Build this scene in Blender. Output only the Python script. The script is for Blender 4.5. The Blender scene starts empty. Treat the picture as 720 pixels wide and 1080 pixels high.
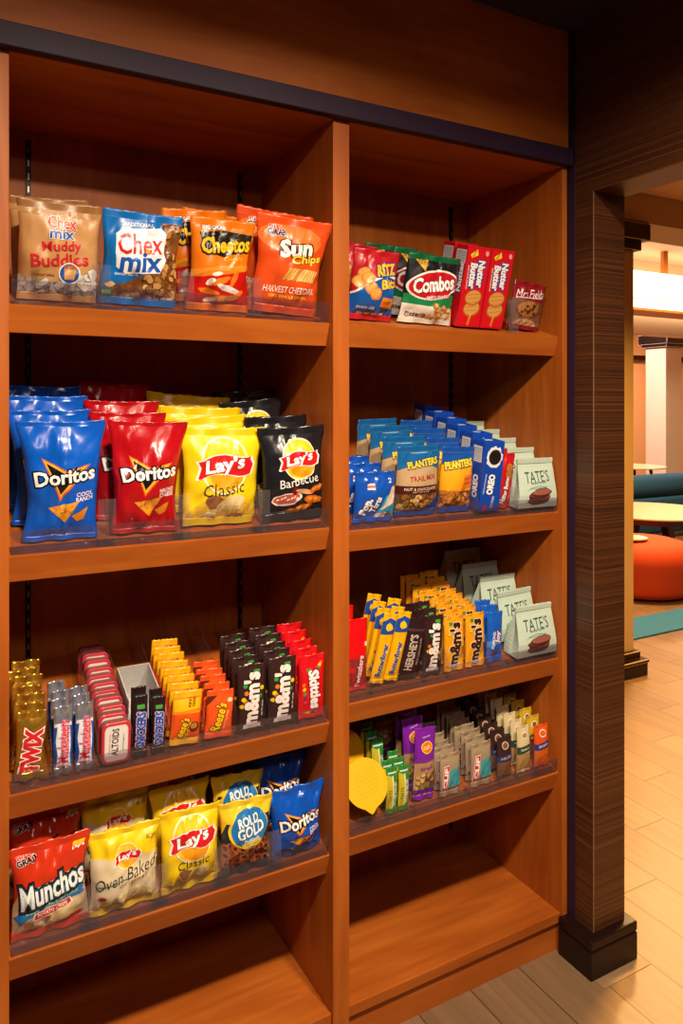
import bpy, bmesh, math, random
from mathutils import Vector, Matrix, noise
rad = math.radians
SC = bpy.context.scene
COL = SC.collection

# ------------------------------------------------------------------ camera, world, lights, exposure
cam_d = bpy.data.cameras.new('camera')
cam = bpy.data.objects.new('camera', cam_d)
COL.objects.link(cam)
cam_d.sensor_fit = 'HORIZONTAL'
cam_d.sensor_width = 36.0
cam_d.lens = 39.51
cam_d.shift_y = -112.0 / 720.0
cam_d.clip_start = 0.05
cam.location = (0.0, 0.0, 1.45)
cam.rotation_euler = (rad(90), 0.0, -0.50363)
SC.camera = cam

world = bpy.data.worlds.new('world')
SC.world = world
world.use_nodes = True
bgn = world.node_tree.nodes['Background']
bgn.inputs[0].default_value = (0.55, 0.40, 0.52, 1)
bgn.inputs[1].default_value = 0.016

def area(name, loc, aim, size, power, color, shape='DISK', spread=180):
    d = bpy.data.lights.new(name, 'AREA')
    d.shape = shape
    d.size = size
    d.energy = power
    d.color = color
    d.spread = rad(spread)
    o = bpy.data.objects.new(name, d)
    COL.objects.link(o)
    o.location = loc
    o.rotation_euler = (Vector(aim) - Vector(loc)).to_track_quat('-Z', 'Y').to_euler()
    return o

WARM = (1.0, 0.80, 0.60)
area('downlight', (0.28, 0.24, 2.41), (0.30, 0.34, 0.0), 0.14, 41, WARM, spread=158)
area('downlight.001', (0.92, 0.24, 2.41), (0.92, 0.34, 0.0), 0.14, 38, WARM, spread=158)
area('niche_fill_light', (0.2, -0.7, 2.41), (0.2, -0.7, 0.0), 0.5, 16, (1.0, 0.74, 0.64))  # added soft fill behind the camera, brightens the shelf fronts and fascia
AMBER = (1.0, 0.54, 0.12)
area('lounge_ceiling_lamp', (2.6, 1.9, 2.56), (2.6, 1.9, 0), 0.4, 76, AMBER, spread=115)
area('lounge_ceiling_lamp.001', (4.9, 3.9, 3.05), (4.9, 3.9, 0), 0.6, 190, (1.0, 0.60, 0.24))
area('lounge_ceiling_lamp.002', (7.0, 4.4, 3.0), (7.0, 4.6, 0), 0.6, 70, (1.0, 0.66, 0.34))
area('lounge_ceiling_lamp.003', (7.3, 6.9, 3.0), (7.4, 6.9, 0), 0.8, 120, (1.0, 0.72, 0.56))
area('lounge_ceiling_lamp.004', (10.6, 7.6, 2.9), (10.6, 7.6, 0), 0.8, 120, (1.0, 0.60, 0.30))

SC.view_settings.view_transform = 'Standard'
SC.view_settings.look = 'None'
SC.view_settings.gamma = 1.0
SC.view_settings.use_curve_mapping = False
SC.view_settings.exposure = 0.0

# ------------------------------------------------------------------ materials
def lin(h):
    h = h.lstrip('#')
    out = []
    for i in (0, 2, 4):
        c = int(h[i:i + 2], 16) / 255.0
        out.append(c / 12.92 if c <= 0.04045 else ((c + 0.055) / 1.055) ** 2.4)
    return (*out, 1.0)

def principled(name):
    m = bpy.data.materials.new(name)
    m.use_nodes = True
    nt = m.node_tree
    return m, nt, nt.nodes['Principled BSDF']

MATS = {}
def foil(h, rough=0.30, metal=0.0, bump=0.25):
    """printed plastic film: a flat ink colour with fine creases in its surface"""
    key = (h, rough, metal, bump)
    if key in MATS:
        return MATS[key]
    m, nt, b = principled('film_%s_%d' % (h, len(MATS)))
    b.inputs['Base Color'].default_value = lin(h)
    b.inputs['Roughness'].default_value = rough
    b.inputs['Metallic'].default_value = metal
    b.inputs['Specular IOR Level'].default_value = 0.5
    if bump > 0:
        tc = nt.nodes.new('ShaderNodeTexCoord')
        nz = nt.nodes.new('ShaderNodeTexNoise')
        nz.inputs['Scale'].default_value = 11
        nz.inputs['Detail'].default_value = 2
        nz.noise_type = 'RIDGED_MULTIFRACTAL'
        nz.inputs['Distortion'].default_value = 0.6
        bp = nt.nodes.new('ShaderNodeBump')
        bp.inputs['Strength'].default_value = bump
        bp.inputs['Distance'].default_value = 0.006
        nt.links.new(tc.outputs['Object'], nz.inputs['Vector'])
        nt.links.new(nz.outputs['Fac'], bp.inputs['Height'])
        nt.links.new(bp.outputs['Normal'], b.inputs['Normal'])
    MATS[key] = m
    return m

def wood(name, axis, c1, c2, c3, rough=0.46, fine=26.0):
    m, nt, b = principled(name)
    tc = nt.nodes.new('ShaderNodeTexCoord')
    mp = nt.nodes.new('ShaderNodeMapping')
    s = [fine, fine, fine]
    s[axis] = fine * 0.07
    mp.inputs['Scale'].default_value = s
    n1 = nt.nodes.new('ShaderNodeTexNoise')
    n1.inputs['Scale'].default_value = 1.0
    n1.inputs['Detail'].default_value = 6
    n1.inputs['Distortion'].default_value = 1.2
    mp2 = nt.nodes.new('ShaderNodeMapping')
    s2 = [5.0, 5.0, 5.0]
    s2[axis] = 1.3
    mp2.inputs['Scale'].default_value = s2
    n2 = nt.nodes.new('ShaderNodeTexNoise')
    n2.inputs['Scale'].default_value = 1.0
    n2.inputs['Detail'].default_value = 3
    n2.inputs['Distortion'].default_value = 2.2
    mx = nt.nodes.new('ShaderNodeMath')
    mx.operation = 'MULTIPLY_ADD'
    mx.inputs[1].default_value = 0.45
    mm = nt.nodes.new('ShaderNodeMath')
    mm.operation = 'MULTIPLY'
    mm.inputs[1].default_value = 0.55
    cr = nt.nodes.new('ShaderNodeValToRGB')
    cr.color_ramp.elements[0].position = 0.30
    cr.color_ramp.elements[0].color = lin(c1)
    cr.color_ramp.elements[1].position = 0.70
    cr.color_ramp.elements[1].color = lin(c3)
    e = cr.color_ramp.elements.new(0.5)
    e.color = lin(c2)
    L = nt.links.new
    L(tc.outputs['Object'], mp.inputs['Vector'])
    L(tc.outputs['Object'], mp2.inputs['Vector'])
    L(mp.outputs[0], n1.inputs['Vector'])
    L(mp2.outputs[0], n2.inputs['Vector'])
    L(n2.outputs['Fac'], mm.inputs[0])
    L(n1.outputs['Fac'], mx.inputs[0])
    L(mm.outputs[0], mx.inputs[2])
    L(mx.outputs[0], cr.inputs['Fac'])
    L(cr.outputs['Color'], b.inputs['Base Color'])
    b.inputs['Roughness'].default_value = rough
    b.inputs['Specular IOR Level'].default_value = 0.25
    return m

CH = ('#944814', '#aa591c', '#bd6b26')
WOOD_X = wood('cherry_along_x', 0, *CH)
WOOD_Z = wood('cherry_along_z', 2, *CH)

def veneer():
    m, nt, b = principled('dark_striped_veneer')
    tc = nt.nodes.new('ShaderNodeTexCoord')
    mp = nt.nodes.new('ShaderNodeMapping')
    mp.inputs['Scale'].default_value = (1.0, 1.0, 560)
    n1 = nt.nodes.new('ShaderNodeTexNoise')
    n1.inputs['Scale'].default_value = 1.0
    n1.inputs['Detail'].default_value = 3
    mp2 = nt.nodes.new('ShaderNodeMapping')
    mp2.inputs['Scale'].default_value = (0.8, 0.8, 240)
    n2 = nt.nodes.new('ShaderNodeTexNoise')
    n2.inputs['Scale'].default_value = 1.0
    n2.inputs['Detail'].default_value = 2
    ad = nt.nodes.new('ShaderNodeMath')
    ad.operation = 'ADD'
    hf = nt.nodes.new('ShaderNodeMath')
    hf.operation = 'MULTIPLY'
    hf.inputs[1].default_value = 0.5
    cr = nt.nodes.new('ShaderNodeValToRGB')
    cr.color_ramp.elements[0].position = 0.36
    cr.color_ramp.elements[0].color = lin('#2e180c')
    cr.color_ramp.elements[1].position = 0.66
    cr.color_ramp.elements[1].color = lin('#6a3e1e')
    e = cr.color_ramp.elements.new(0.5)
    e.color = lin('#4a2913')
    L = nt.links.new
    L(tc.outputs['Object'], mp.inputs['Vector'])
    L(tc.outputs['Object'], mp2.inputs['Vector'])
    L(mp.outputs[0], n1.inputs['Vector'])
    L(mp2.outputs[0], n2.inputs['Vector'])
    L(n1.outputs['Fac'], ad.inputs[0])
    L(n2.outputs['Fac'], ad.inputs[1])
    L(ad.outputs[0], hf.inputs[0])
    L(hf.outputs[0], cr.inputs['Fac'])
    L(cr.outputs['Color'], b.inputs['Base Color'])
    b.inputs['Roughness'].default_value = 0.42
    return m
VENEER = veneer()

def plain(name, h, rough=0.5, metal=0.0, bump=0.0, scale=80, dist=0.004, spec=0.5):
    m, nt, b = principled(name)
    tc = nt.nodes.new('ShaderNodeTexCoord')
    nz = nt.nodes.new('ShaderNodeTexNoise')
    nz.inputs['Scale'].default_value = scale
    nz.inputs['Detail'].default_value = 3
    cr = nt.nodes.new('ShaderNodeValToRGB')
    c = lin(h)
    cr.color_ramp.elements[0].position = 0.3
    cr.color_ramp.elements[0].color = (c[0] * .9, c[1] * .9, c[2] * .9, 1)
    cr.color_ramp.elements[1].position = 0.7
    cr.color_ramp.elements[1].color = c
    L = nt.links.new
    L(tc.outputs['Object'], nz.inputs['Vector'])
    L(nz.outputs['Fac'], cr.inputs['Fac'])
    L(cr.outputs['Color'], b.inputs['Base Color'])
    b.inputs['Roughness'].default_value = rough
    b.inputs['Metallic'].default_value = metal
    b.inputs['Specular IOR Level'].default_value = spec
    if bump:
        bp = nt.nodes.new('ShaderNodeBump')
        bp.inputs['Strength'].default_value = bump
        bp.inputs['Distance'].default_value = dist
        L(nz.outputs['Fac'], bp.inputs['Height'])
        L(bp.outputs['Normal'], b.inputs['Normal'])
    return m

DARKTRIM = plain('dark_plum_trim', '#2c1a30', 0.5, spec=0.25)
DARKBASE = plain('espresso_base', '#1e0f0b', 0.35, spec=0.3)
BLACKMETAL = plain('black_metal', '#15130f', 0.4, 0.6)
STEEL = plain('steel_lip', '#8d8a84', 0.35, 0.8)
CEIL_DARK = plain('dark_ceiling', '#2a1c2a', 0.7)
CREAMWALL = plain('cream_paint', '#b89a70', 0.6)
PEACH = plain('peach_paint', '#e3b58c', 0.7)
AMBERWALL = plain('amber_paint', '#d28a3a', 0.7)
TEAL = plain('teal_upholstery', '#06466e', 0.85, 0, 0.3, 160)
ORANGE = plain('orange_upholstery', '#dd4a12', 0.8, 0, 0.3, 160)
TABLETOP = plain('cream_laminate', '#d2c2a8', 0.3)
PINKWALL = plain('pale_pink_paint', '#e0cdc4', 0.6)
LEGWOOD = plain('dark_leg_wood', '#3a1a12', 0.35)
RUG = plain('teal_rug', '#2c74a4', 0.95, 0, 0.8, 60, 0.01)
WHITEPL = plain('white_plastic', '#c9c6c2', 0.4)

def floor_mat():
    m, nt, b = principled('wood_look_plank_tile')
    N = nt.nodes.new
    L = nt.links.new
    def mth(op, a, bb=None):
        n = N('ShaderNodeMath')
        n.operation = op
        for i, v in enumerate((a, bb)):
            if v is None:
                continue
            if isinstance(v, (int, float)):
                n.inputs[i].default_value = v
            else:
                L(v, n.inputs[i])
        return n.outputs[0]
    tc = N('ShaderNodeTexCoord')
    sx = N('ShaderNodeSeparateXYZ')
    L(tc.outputs['Object'], sx.inputs[0])
    PW, PL = 0.1555, 0.62
    xs = mth('DIVIDE', mth('SUBTRACT', sx.outputs[0], 2.42), PW)
    row = mth('FLOOR', xs)
    fx = mth('FRACT', xs)
    ys = mth('DIVIDE', mth('SUBTRACT', mth('SUBTRACT', sx.outputs[1], 1.97), mth('MULTIPLY', row, 0.1065 + PL / 2)), PL)
    til = mth('FLOOR', ys)
    fy = mth('FRACT', ys)
    gx = mth('LESS_THAN', fx, 0.025)
    gy = mth('LESS_THAN', fy, 0.0075)
    g = mth('MAXIMUM', gx, gy)
    cb = N('ShaderNodeCombineXYZ')
    L(row, cb.inputs[0])
    L(til, cb.inputs[1])
    wn = N('ShaderNodeTexWhiteNoise')
    L(cb.outputs[0], wn.inputs['Vector'])
    cb2 = N('ShaderNodeCombineXYZ')
    L(mth('MULTIPLY', sx.outputs[0], 38), cb2.inputs[0])
    L(mth('MULTIPLY', sx.outputs[1], 2.6), cb2.inputs[1])
    L(mth('MULTIPLY', wn.outputs['Value'], 37), cb2.inputs[2])
    nz = N('ShaderNodeTexNoise')
    nz.inputs['Scale'].default_value = 1.0
    nz.inputs['Detail'].default_value = 5
    nz.inputs['Distortion'].default_value = 0.8
    L(cb2.outputs[0], nz.inputs['Vector'])
    tone = mth('ADD', mth('MULTIPLY', nz.outputs['Fac'], 0.75), mth('MULTIPLY', wn.outputs['Value'], 0.3))
    cr = N('ShaderNodeValToRGB')
    cr.color_ramp.elements[0].position = 0.25
    cr.color_ramp.elements[0].color = lin('#6e563e')
    cr.color_ramp.elements[1].position = 0.85
    cr.color_ramp.elements[1].color = lin('#8f7150')
    L(tone, cr.inputs['Fac'])
    mx = N('ShaderNodeMix')
    mx.data_type = 'RGBA'
    L(g, mx.inputs['Factor'])
    L(cr.outputs['Color'], mx.inputs[6])
    mx.inputs[7].default_value = lin('#4c3c2c')
    L(mx.outputs[2], b.inputs['Base Color'])
    b.inputs['Roughness'].default_value = 0.4
    return m
FLOOR = floor_mat()

def clear_plastic(name, tint, haze):
    m = bpy.data.materials.new(name)
    m.use_nodes = True
    nt = m.node_tree
    nt.nodes.clear()
    out = nt.nodes.new('ShaderNodeOutputMaterial')
    tr = nt.nodes.new('ShaderNodeBsdfTransparent')
    tr.inputs[0].default_value = tint
    gl = nt.nodes.new('ShaderNodeBsdfGlossy')
    gl.inputs[0].default_value = (0.9, 0.9, 0.95, 1)
    gl.inputs['Roughness'].default_value = 0.12
    df = nt.nodes.new('ShaderNodeBsdfDiffuse')
    df.inputs[0].default_value = (0.75, 0.70, 0.75, 1)
    lw = nt.nodes.new('ShaderNodeLayerWeight')
    lw.inputs[0].default_value = 0.5
    pw = nt.nodes.new('ShaderNodeMath')
    pw.operation = 'POWER'
    pw.inputs[1].default_value = 5.0
    fr = nt.nodes.new('ShaderNodeMath')
    fr.operation = 'MULTIPLY_ADD'
    fr.inputs[1].default_value = 0.55
    fr.inputs[2].default_value = 0.03
    nt.links.new(lw.outputs['Facing'], pw.inputs[0])
    nt.links.new(pw.outputs[0], fr.inputs[0])
    m1 = nt.nodes.new('ShaderNodeMixShader')
    m1.inputs[0].default_value = haze
    m2 = nt.nodes.new('ShaderNodeMixShader')
    L = nt.links.new
    L(tr.outputs[0], m1.inputs[1])
    L(df.outputs[0], m1.inputs[2])
    L(fr.outputs[0], m2.inputs[0])
    L(m1.outputs[0], m2.inputs[1])
    L(gl.outputs[0], m2.inputs[2])
    L(m2.outputs[0], out.inputs[0])
    return m
CLEAR = clear_plastic('clear_acrylic', (0.95, 0.94, 0.95, 1), 0.03)
SMOKE = clear_plastic('smoky_acrylic', (0.80, 0.76, 0.79, 1), 0.018)

def glow(name, color, strength):
    m = bpy.data.materials.new(name)
    m.use_nodes = True
    nt = m.node_tree
    nt.nodes.clear()
    out = nt.nodes.new('ShaderNodeOutputMaterial')
    em = nt.nodes.new('ShaderNodeEmission')
    em.inputs[0].default_value = (*color, 1)
    em.inputs[1].default_value = strength
    nt.links.new(em.outputs[0], out.inputs[0])
    return m

# ------------------------------------------------------------------ mesh helpers
def link(name, me, parent=None, loc=None):
    o = bpy.data.objects.new(name, me)
    COL.objects.link(o)
    if parent is not None:
        o.parent = parent
    if loc is not None:
        o.location = loc
    return o

def add_box(bm, x0, x1, y0, y1, z0, z1, bev=0.0, mi=0):
    vs = [bm.verts.new(p) for p in ((x0, y0, z0), (x1, y0, z0), (x1, y1, z0), (x0, y1, z0), (x0, y0, z1), (x1, y0, z1), (x1, y1, z1), (x0, y1, z1))]
    fs = [bm.faces.new([vs[i] for i in q]) for q in ((3, 2, 1, 0), (4, 5, 6, 7), (0, 1, 5, 4), (1, 2, 6, 5), (2, 3, 7, 6), (3, 0, 4, 7))]
    for f in fs:
        f.material_index = mi
    if bev:
        es = list({e for f in fs for e in f.edges})
        bmesh.ops.bevel(bm, geom=es, offset=bev, segments=2, affect='EDGES', profile=0.5)
    return fs

def add_prism(bm, prof, x0, x1, mi=0):
    """profile in (y, z), extruded along x"""
    a = [bm.verts.new((x0, y, z)) for y, z in prof]
    b = [bm.verts.new((x1, y, z)) for y, z in prof]
    n = len(prof)
    fs = [bm.faces.new(a[::-1]), bm.faces.new(b)]
    for i in range(n):
        j = (i + 1) % n
        fs.append(bm.faces.new((a[i], a[j], b[j], b[i])))
    for f in fs:
        f.material_index = mi
    bmesh.ops.recalc_face_normals(bm, faces=fs)
    return fs

def add_lathe(bm, prof, n=40, center=(0, 0), mi=0, capped=True):
    """profile (radius, z) turned about a vertical axis"""
    rings = []
    for r, z in prof:
        rings.append([bm.verts.new((center[0] + r * math.cos(2 * math.pi * k / n), center[1] + r * math.sin(2 * math.pi * k / n), z)) for k in range(n)])
    fs = []
    for a, b in zip(rings, rings[1:]):
        for k in range(n):
            fs.append(bm.faces.new((a[k], a[(k + 1) % n], b[(k + 1) % n], b[k])))
    if capped:
        fs.append(bm.faces.new(rings[0][::-1]))
        fs.append(bm.faces.new(rings[-1]))
    for f in fs:
        f.material_index = mi
    bmesh.ops.recalc_face_normals(bm, faces=fs)
    return fs

def finish(bm, name, mats, parent=None, smooth=False, loc=None):
    me = bpy.data.meshes.new(name)
    bm.to_mesh(me)
    bm.free()
    for m in (mats if isinstance(mats, (list, tuple)) else [mats]):
        me.materials.append(m)
    if smooth:
        for p in me.polygons:
            p.use_smooth = True
    return link(name, me, parent, loc)

def box_obj(name, b, mat, parent=None, bev=0.0):
    bm = bmesh.new()
    add_box(bm, *b, bev=bev)
    return finish(bm, name, mat, parent)

def empty(name, loc=(0, 0, 0)):
    o = bpy.data.objects.new(name, None)
    o.empty_display_size = 0.05
    COL.objects.link(o)
    o.location = loc
    return o

def tag(o, label, cat, group=None):
    o['label'] = label
    o['category'] = cat
    if group:
        o['group'] = group
    return o

def struct(o):
    o['kind'] = 'structure'
    return o

# ------------------------------------------------------------------ printed artwork
_TXT = {}
def text_mesh(s, bold):
    key = (s, bold)
    if key in _TXT:
        return _TXT[key]
    cu = bpy.data.curves.new('lettering', 'FONT')
    cu.body = s
    cu.resolution_u = 2
    cu.offset = bold
    cu.fill_mode = 'FRONT'
    o = bpy.data.objects.new('lettering', cu)
    COL.objects.link(o)
    dg = bpy.context.evaluated_depsgraph_get()
    dg.update()
    me = bpy.data.meshes.new_from_object(o.evaluated_get(dg))
    vs = [(v.co.x, v.co.y) for v in me.vertices]
    fs = [tuple(p.vertices) for p in me.polygons]
    bpy.data.objects.remove(o)
    bpy.data.curves.remove(cu)
    bpy.data.meshes.remove(me)
    _TXT[key] = (vs, fs)
    return _TXT[key]

class Art:
    """flat artwork in metres on a face w wide and h tall, origin bottom centre; drawn in layers"""
    def __init__(self, w, h, seed=1):
        self.w, self.h = w, h
        self.items = []
        self.r = random.Random(seed)
    def X(self, x):
        return (x - 0.5) * self.w
    def Y(self, y):
        return y * self.h
    def raw(self, vs, fs, col):
        self.items.append((vs, fs, col))
    def poly(self, pts, col):
        vs = [(self.X(x), self.Y(y)) for x, y in pts]
        self.raw(vs, [tuple(range(len(vs)))], col)
    def rect(self, x0, y0, x1, y1, col):
        self.poly([(x0, y0), (x1, y0), (x1, y1), (x0, y1)], col)
    def ell(self, cx, cy, rx, ry, col, rot=0, n=26, wob=0):
        """rx, ry in fractions of the width"""
        c, s = math.cos(rad(rot)), math.sin(rad(rot))
        X0, Y0 = self.X(cx), self.Y(cy)
        vs = []
        for k in range(n):
            t = 2 * math.pi * k / n
            q = 1 + (self.r.uniform(-wob, wob) if wob else 0)
            a, b = rx * self.w * math.cos(t) * q, ry * self.w * math.sin(t) * q
            vs.append((X0 + a * c - b * s, Y0 + a * s + b * c))
        self.raw(vs, [tuple(range(n))], col)
    def text(self, s, cx, cy, w, h, col, rot=0, shear=0.0, bold=0.02, out=None, ow=0.05, out2=None, ow2=0.1):
        """lettering fitted into a box w x h (fractions of the face's width), outlined if asked"""
        base, _ = text_mesh(s, bold)
        x0, x1 = min(v[0] for v in base), max(v[0] for v in base)
        y0, y1 = min(v[1] for v in base), max(v[1] for v in base)
        sx, sy = w * self.w / (x1 - x0), h * self.w / (y1 - y0)
        mx, my = (x0 + x1) / 2, (y0 + y1) / 2
        c, sn = math.cos(rad(rot)), math.sin(rad(rot))
        X0, Y0 = self.X(cx), self.Y(cy)
        for colr, b in ((out2, bold + ow2), (out, bold + ow), (col, bold)):
            if colr is None:
                continue
            vs0, fs = text_mesh(s, b)
            vs = []
            for x, y in vs0:
                a, d = (x - mx) * sx, (y - my) * sy
                a += shear * d
                vs.append((X0 + a * c - d * sn, Y0 + a * sn + d * c))
            self.raw(vs, fs, colr)
    def bits(self, x0, y0, x1, y1, n, rx, ry, cols, wob=0.18, edge=None, nn=9):
        """a printed heap of food pieces"""
        for _ in range(n):
            c = self.r.choice(cols)
            x, y, a = self.r.uniform(x0, x1), self.r.uniform(y0, y1), self.r.uniform(0, 180)
            q = self.r.uniform(.8, 1.2)
            if edge:
                self.ell(x, y - .006, rx * q * 1.12, ry * q * 1.15, edge, a, nn, wob)
            self.ell(x, y, rx * q, ry * q, c, a, nn, wob)

def emit(art, surf, xl, yl, V, F, MI, mat_of, eps=0.0003, step=0.00008, diag=None):
    """cut every piece of artwork along the surface's own grid lines and lay it on the surface"""
    xmin, xmax, ymin, ymax = xl[0], xl[-1], yl[0], yl[-1]
    step = min(step, 0.0009 / max(len(art.items), 1))
    for k, (vs, fs, col) in enumerate(art.items):
        bm = bmesh.new()
        bv = [bm.verts.new((x, y, 0)) for x, y in vs]
        for f in fs:
            try:
                bm.faces.new([bv[i] for i in f])
            except ValueError:
                pass
        if any(len(f.verts) > 4 for f in bm.faces):
            bmesh.ops.triangulate(bm, faces=[f for f in bm.faces if len(f.verts) > 4])
        def cut(co, no, outer):
            bmesh.ops.bisect_plane(bm, geom=bm.verts[:] + bm.edges[:] + bm.faces[:], plane_co=co, plane_no=no, clear_outer=outer, dist=1e-7)
        x0, x1 = min(v[0] for v in vs), max(v[0] for v in vs)
        y0, y1 = min(v[1] for v in vs), max(v[1] for v in vs)
        if x0 < xmin: cut((xmin, 0, 0), (-1, 0, 0), True)
        if x1 > xmax: cut((xmax, 0, 0), (1, 0, 0), True)
        if y0 < ymin: cut((0, ymin, 0), (0, -1, 0), True)
        if y1 > ymax: cut((0, ymax, 0), (0, 1, 0), True)
        for g in xl[1:-1]:
            if x0 < g < x1:
                cut((g, 0, 0), (1, 0, 0), False)
        for g in yl[1:-1]:
            if y0 < g < y1:
                cut((0, g, 0), (0, 1, 0), False)
        if diag:   # also cut along the skin's triangle diagonals, so that every piece lies flat on one triangle
            gx, gy, ox, oy = diag
            lo = math.floor((y0 - oy) / gy - (x1 - ox) / gx)
            hi = math.ceil((y1 - oy) / gy - (x0 - ox) / gx)
            for m in range(lo, hi + 1):
                cut((ox, oy + m * gy, 0), (-1 / gx, 1 / gy, 0), False)
        off = len(V)
        bm.verts.index_update()
        e = eps + step * k
        for v in bm.verts:
            V.append(surf(v.co.x, v.co.y, e))
        for f in bm.faces:
            idx = [off + v.index for v in f.verts]
            if f.normal.z < 0:
                idx.reverse()
            F.append(idx)
            MI.append(mat_of(col))
        bm.free()

class Slots:
    def __init__(self, rough=0.3, bump=0.25):
        self.mats, self.ix = [], {}
        self.rough, self.bump = rough, bump
    def __call__(self, col):
        if col not in self.ix:
            self.ix[col] = len(self.mats)
            metal = 0.0
            h = col
            if col.startswith('M'):
                h, metal = col[1:], 0.75
            self.mats.append(foil(h, self.rough if not metal else 0.22, metal, self.bump))
        return self.ix[col]

def build_mesh(name, V, F, MI, mats, parent=None, smooth=True):
    me = bpy.data.meshes.new(name)
    me.from_pydata(V, [], F)
    for m in mats:
        me.materials.append(m)
    me.polygons.foreach_set('material_index', MI)
    if smooth:
        me.polygons.foreach_set('use_smooth', [True] * len(F))
    me.update()
    return link(name, me, parent)

def pillow(name, w, h, t, art, base, seal=0.013, e=0.62, waist=0.06, ear=0.0, mess=1.0, low=0.5, taper=0.0, wr=1.5, seed=1, sealcol=None, rough=0.3, bump=0.25, botseal=None, ribs=0.0):
    """a filled film bag: front and back skins meeting at the sides, crimped seals top and bottom.
    low: 0.5 even filling, more = fuller at the bottom; taper: narrowing towards the bottom"""
    rnd = random.Random(seed)
    bs = seal if botseal is None else botseal
    NU = 18 if w > 0.09 else 12
    NV = 24 if w > 0.09 else 18
    creases = []
    for top in (1, 0):
        for _ in range(10):
            creases.append((top, rnd.uniform(.08, .92), rnd.uniform(-.35, .35), rnd.uniform(.015, .045), rnd.uniform(-1, 1), rnd.uniform(.18, .55)))
    ph = rnd.uniform(0, 6)
    skew, sway, tw = rnd.uniform(-1, 1), rnd.uniform(-1, 1), rnd.uniform(-1, 1)
    sd = Vector((seed * 3.7, seed * 1.9, 0))
    def shape(u, v):
        sv = v * h
        lo, hi = bs, h - seal
        q = min(max((sv - lo) / (hi - lo), 0), 1)
        p = q ** (0.5 / max(low, .05) * 1.0) if low < .5 else 1 - (1 - q) ** (low / 0.5)
        F = max(math.sin(math.pi * p), 0) ** 0.62
        E = max(1 - (2 * u - 1) ** 2, 0) ** e
        half = t / 2 * E * F
        nar = 1 - waist * (math.sin(math.pi * min(max(q, 0), 1)) ** 0.8) - taper * (1 - v)
        nar += ear * max(0, (q - .78) / .22) ** 1.5
        sv += (.05 * w * ear * 4 * max(0, (q - .8) / .2) * ((2 * u - 1) ** 2 + .5 * math.sin(ph) * (2 * u - 1))) if ear else 0
        nar += 0.016 * wr * math.sin(9 * v + ph) * (0.4 + 0.6 * (1 - q))
        y = half
        if wr and 0 < E:
            amp = wr * min(t, .05) * E ** .5
            for top, u0, sl, wd, a, reach in creases:
                dist = (1 - q) if top else q
                if dist < reach:
                    c = u0 + sl * dist
                    y += amp * .17 * a * math.exp(-((u - c) / wd) ** 2) * (1 - dist / reach) * min(1, dist / .05 + .25)
            nn = noise.noise(sd + Vector((u * w * 26, v * h * 26, 0)))
            n2 = 1 - abs(noise.noise(sd + Vector((u * w * 48 + 7, v * h * 30, 3)))) * 2
            n3 = noise.noise(sd + Vector((u * w * 13 + 5, v * h * 11, 9)))
            y += amp * (0.06 * nn + 0.05 * (n2 - .5) + .13 * n3) * (0.35 + F)
        if ribs:
            y += ribs * math.sin(v * h * 900)
        edge = 0.0009
        if q <= 0 or q >= 1:
            y = 0.0009 + 0.0011 * wr * (0.5 + 0.5 * math.sin(u * 23 + ph)) * E ** .5
        sgn = 1 if u > .5 else -1
        side = abs(2 * u - 1)
        xx = (u - .5) * w * nar + mess * w * (.018 * sway * math.sin(math.pi * v) + .012 * side * sgn * noise.noise(sd + Vector((sgn * 5, v * h * 30, 1))))
        sv += mess * w * (.030 * skew * (u - .5) * max(0, (v - .6) / .4) + .010 * noise.noise(sd + Vector((u * 3, 8, 2))) * max(0, (v - .75) / .25))
        return xx, max(y, edge), sv
    G = [[shape(i / NU, j / NV) for i in range(NU + 1)] for j in range(NV + 1)]
    # where the film bends, seal rows lie on their own grid lines
    yl = [j * h / NV for j in range(NV + 1)]
    xl = [(i / NU - .5) * w for i in range(NU + 1)]
    wav = lambda x: 0.0
    NRM = []
    for j in range(NV + 1):
        rw = []
        for i in range(NU + 1):
            du = Vector(G[j][min(i + 1, NU)]) - Vector(G[j][max(i - 1, 0)])
            dv = Vector(G[min(j + 1, NV)][i]) - Vector(G[max(j - 1, 0)][i])
            n = dv.cross(du)
            n = Vector((0, 1, 0)) if n.length < 1e-12 else n.normalized()
            rw.append(n if n.y >= 0 else -n)
        NRM.append(rw)
    def tri(T, i, j, a, b):
        P00, P10, P01, P11 = (Vector(T[j][i]), Vector(T[j][i + 1]), Vector(T[j + 1][i]), Vector(T[j + 1][i + 1]))
        return P00 + (P10 - P00) * a + (P11 - P10) * b if a >= b else P00 + (P01 - P00) * b + (P11 - P01) * a
    def surf(x, y, eps):
        fu = min(max(x / w + .5, 0), 1) * NU
        fv = min(max(y / h, 0), 1) * NV
        i, j = min(int(fu + 1e-6), NU - 1), min(int(fv + 1e-6), NV - 1)
        a, b = fu - i, fv - j
        P = tri(G, i, j, a, b) + tri(NRM, i, j, a, b) * eps
        return (P.x, -P.y, P.z)
    sl = Slots(rough, bump)
    sl(base)
    V, F, MI = [], [], []
    jt = NV - max(1, round(seal / h * NV))
    jb = max(1, round(bs / h * NV)) if bs > 0 else 0
    for side in (1, -1):
        off = len(V)
        for j in range(jb, jt + 1):
            for i in range(NU + 1):
                x, y, z = G[j][i]
                V.append((x, -y * side, z))
        for j in range(jt - jb):
            for i in range(NU):
                a = off + j * (NU + 1) + i
                for q in ([a, a + 1, a + NU + 2], [a, a + NU + 2, a + NU + 1]):
                    if side < 0:
                        q.reverse()
                    F.append(q)
                    MI.append(0)
    nrow = jt - jb + 1
    half = nrow * (NU + 1)
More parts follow.
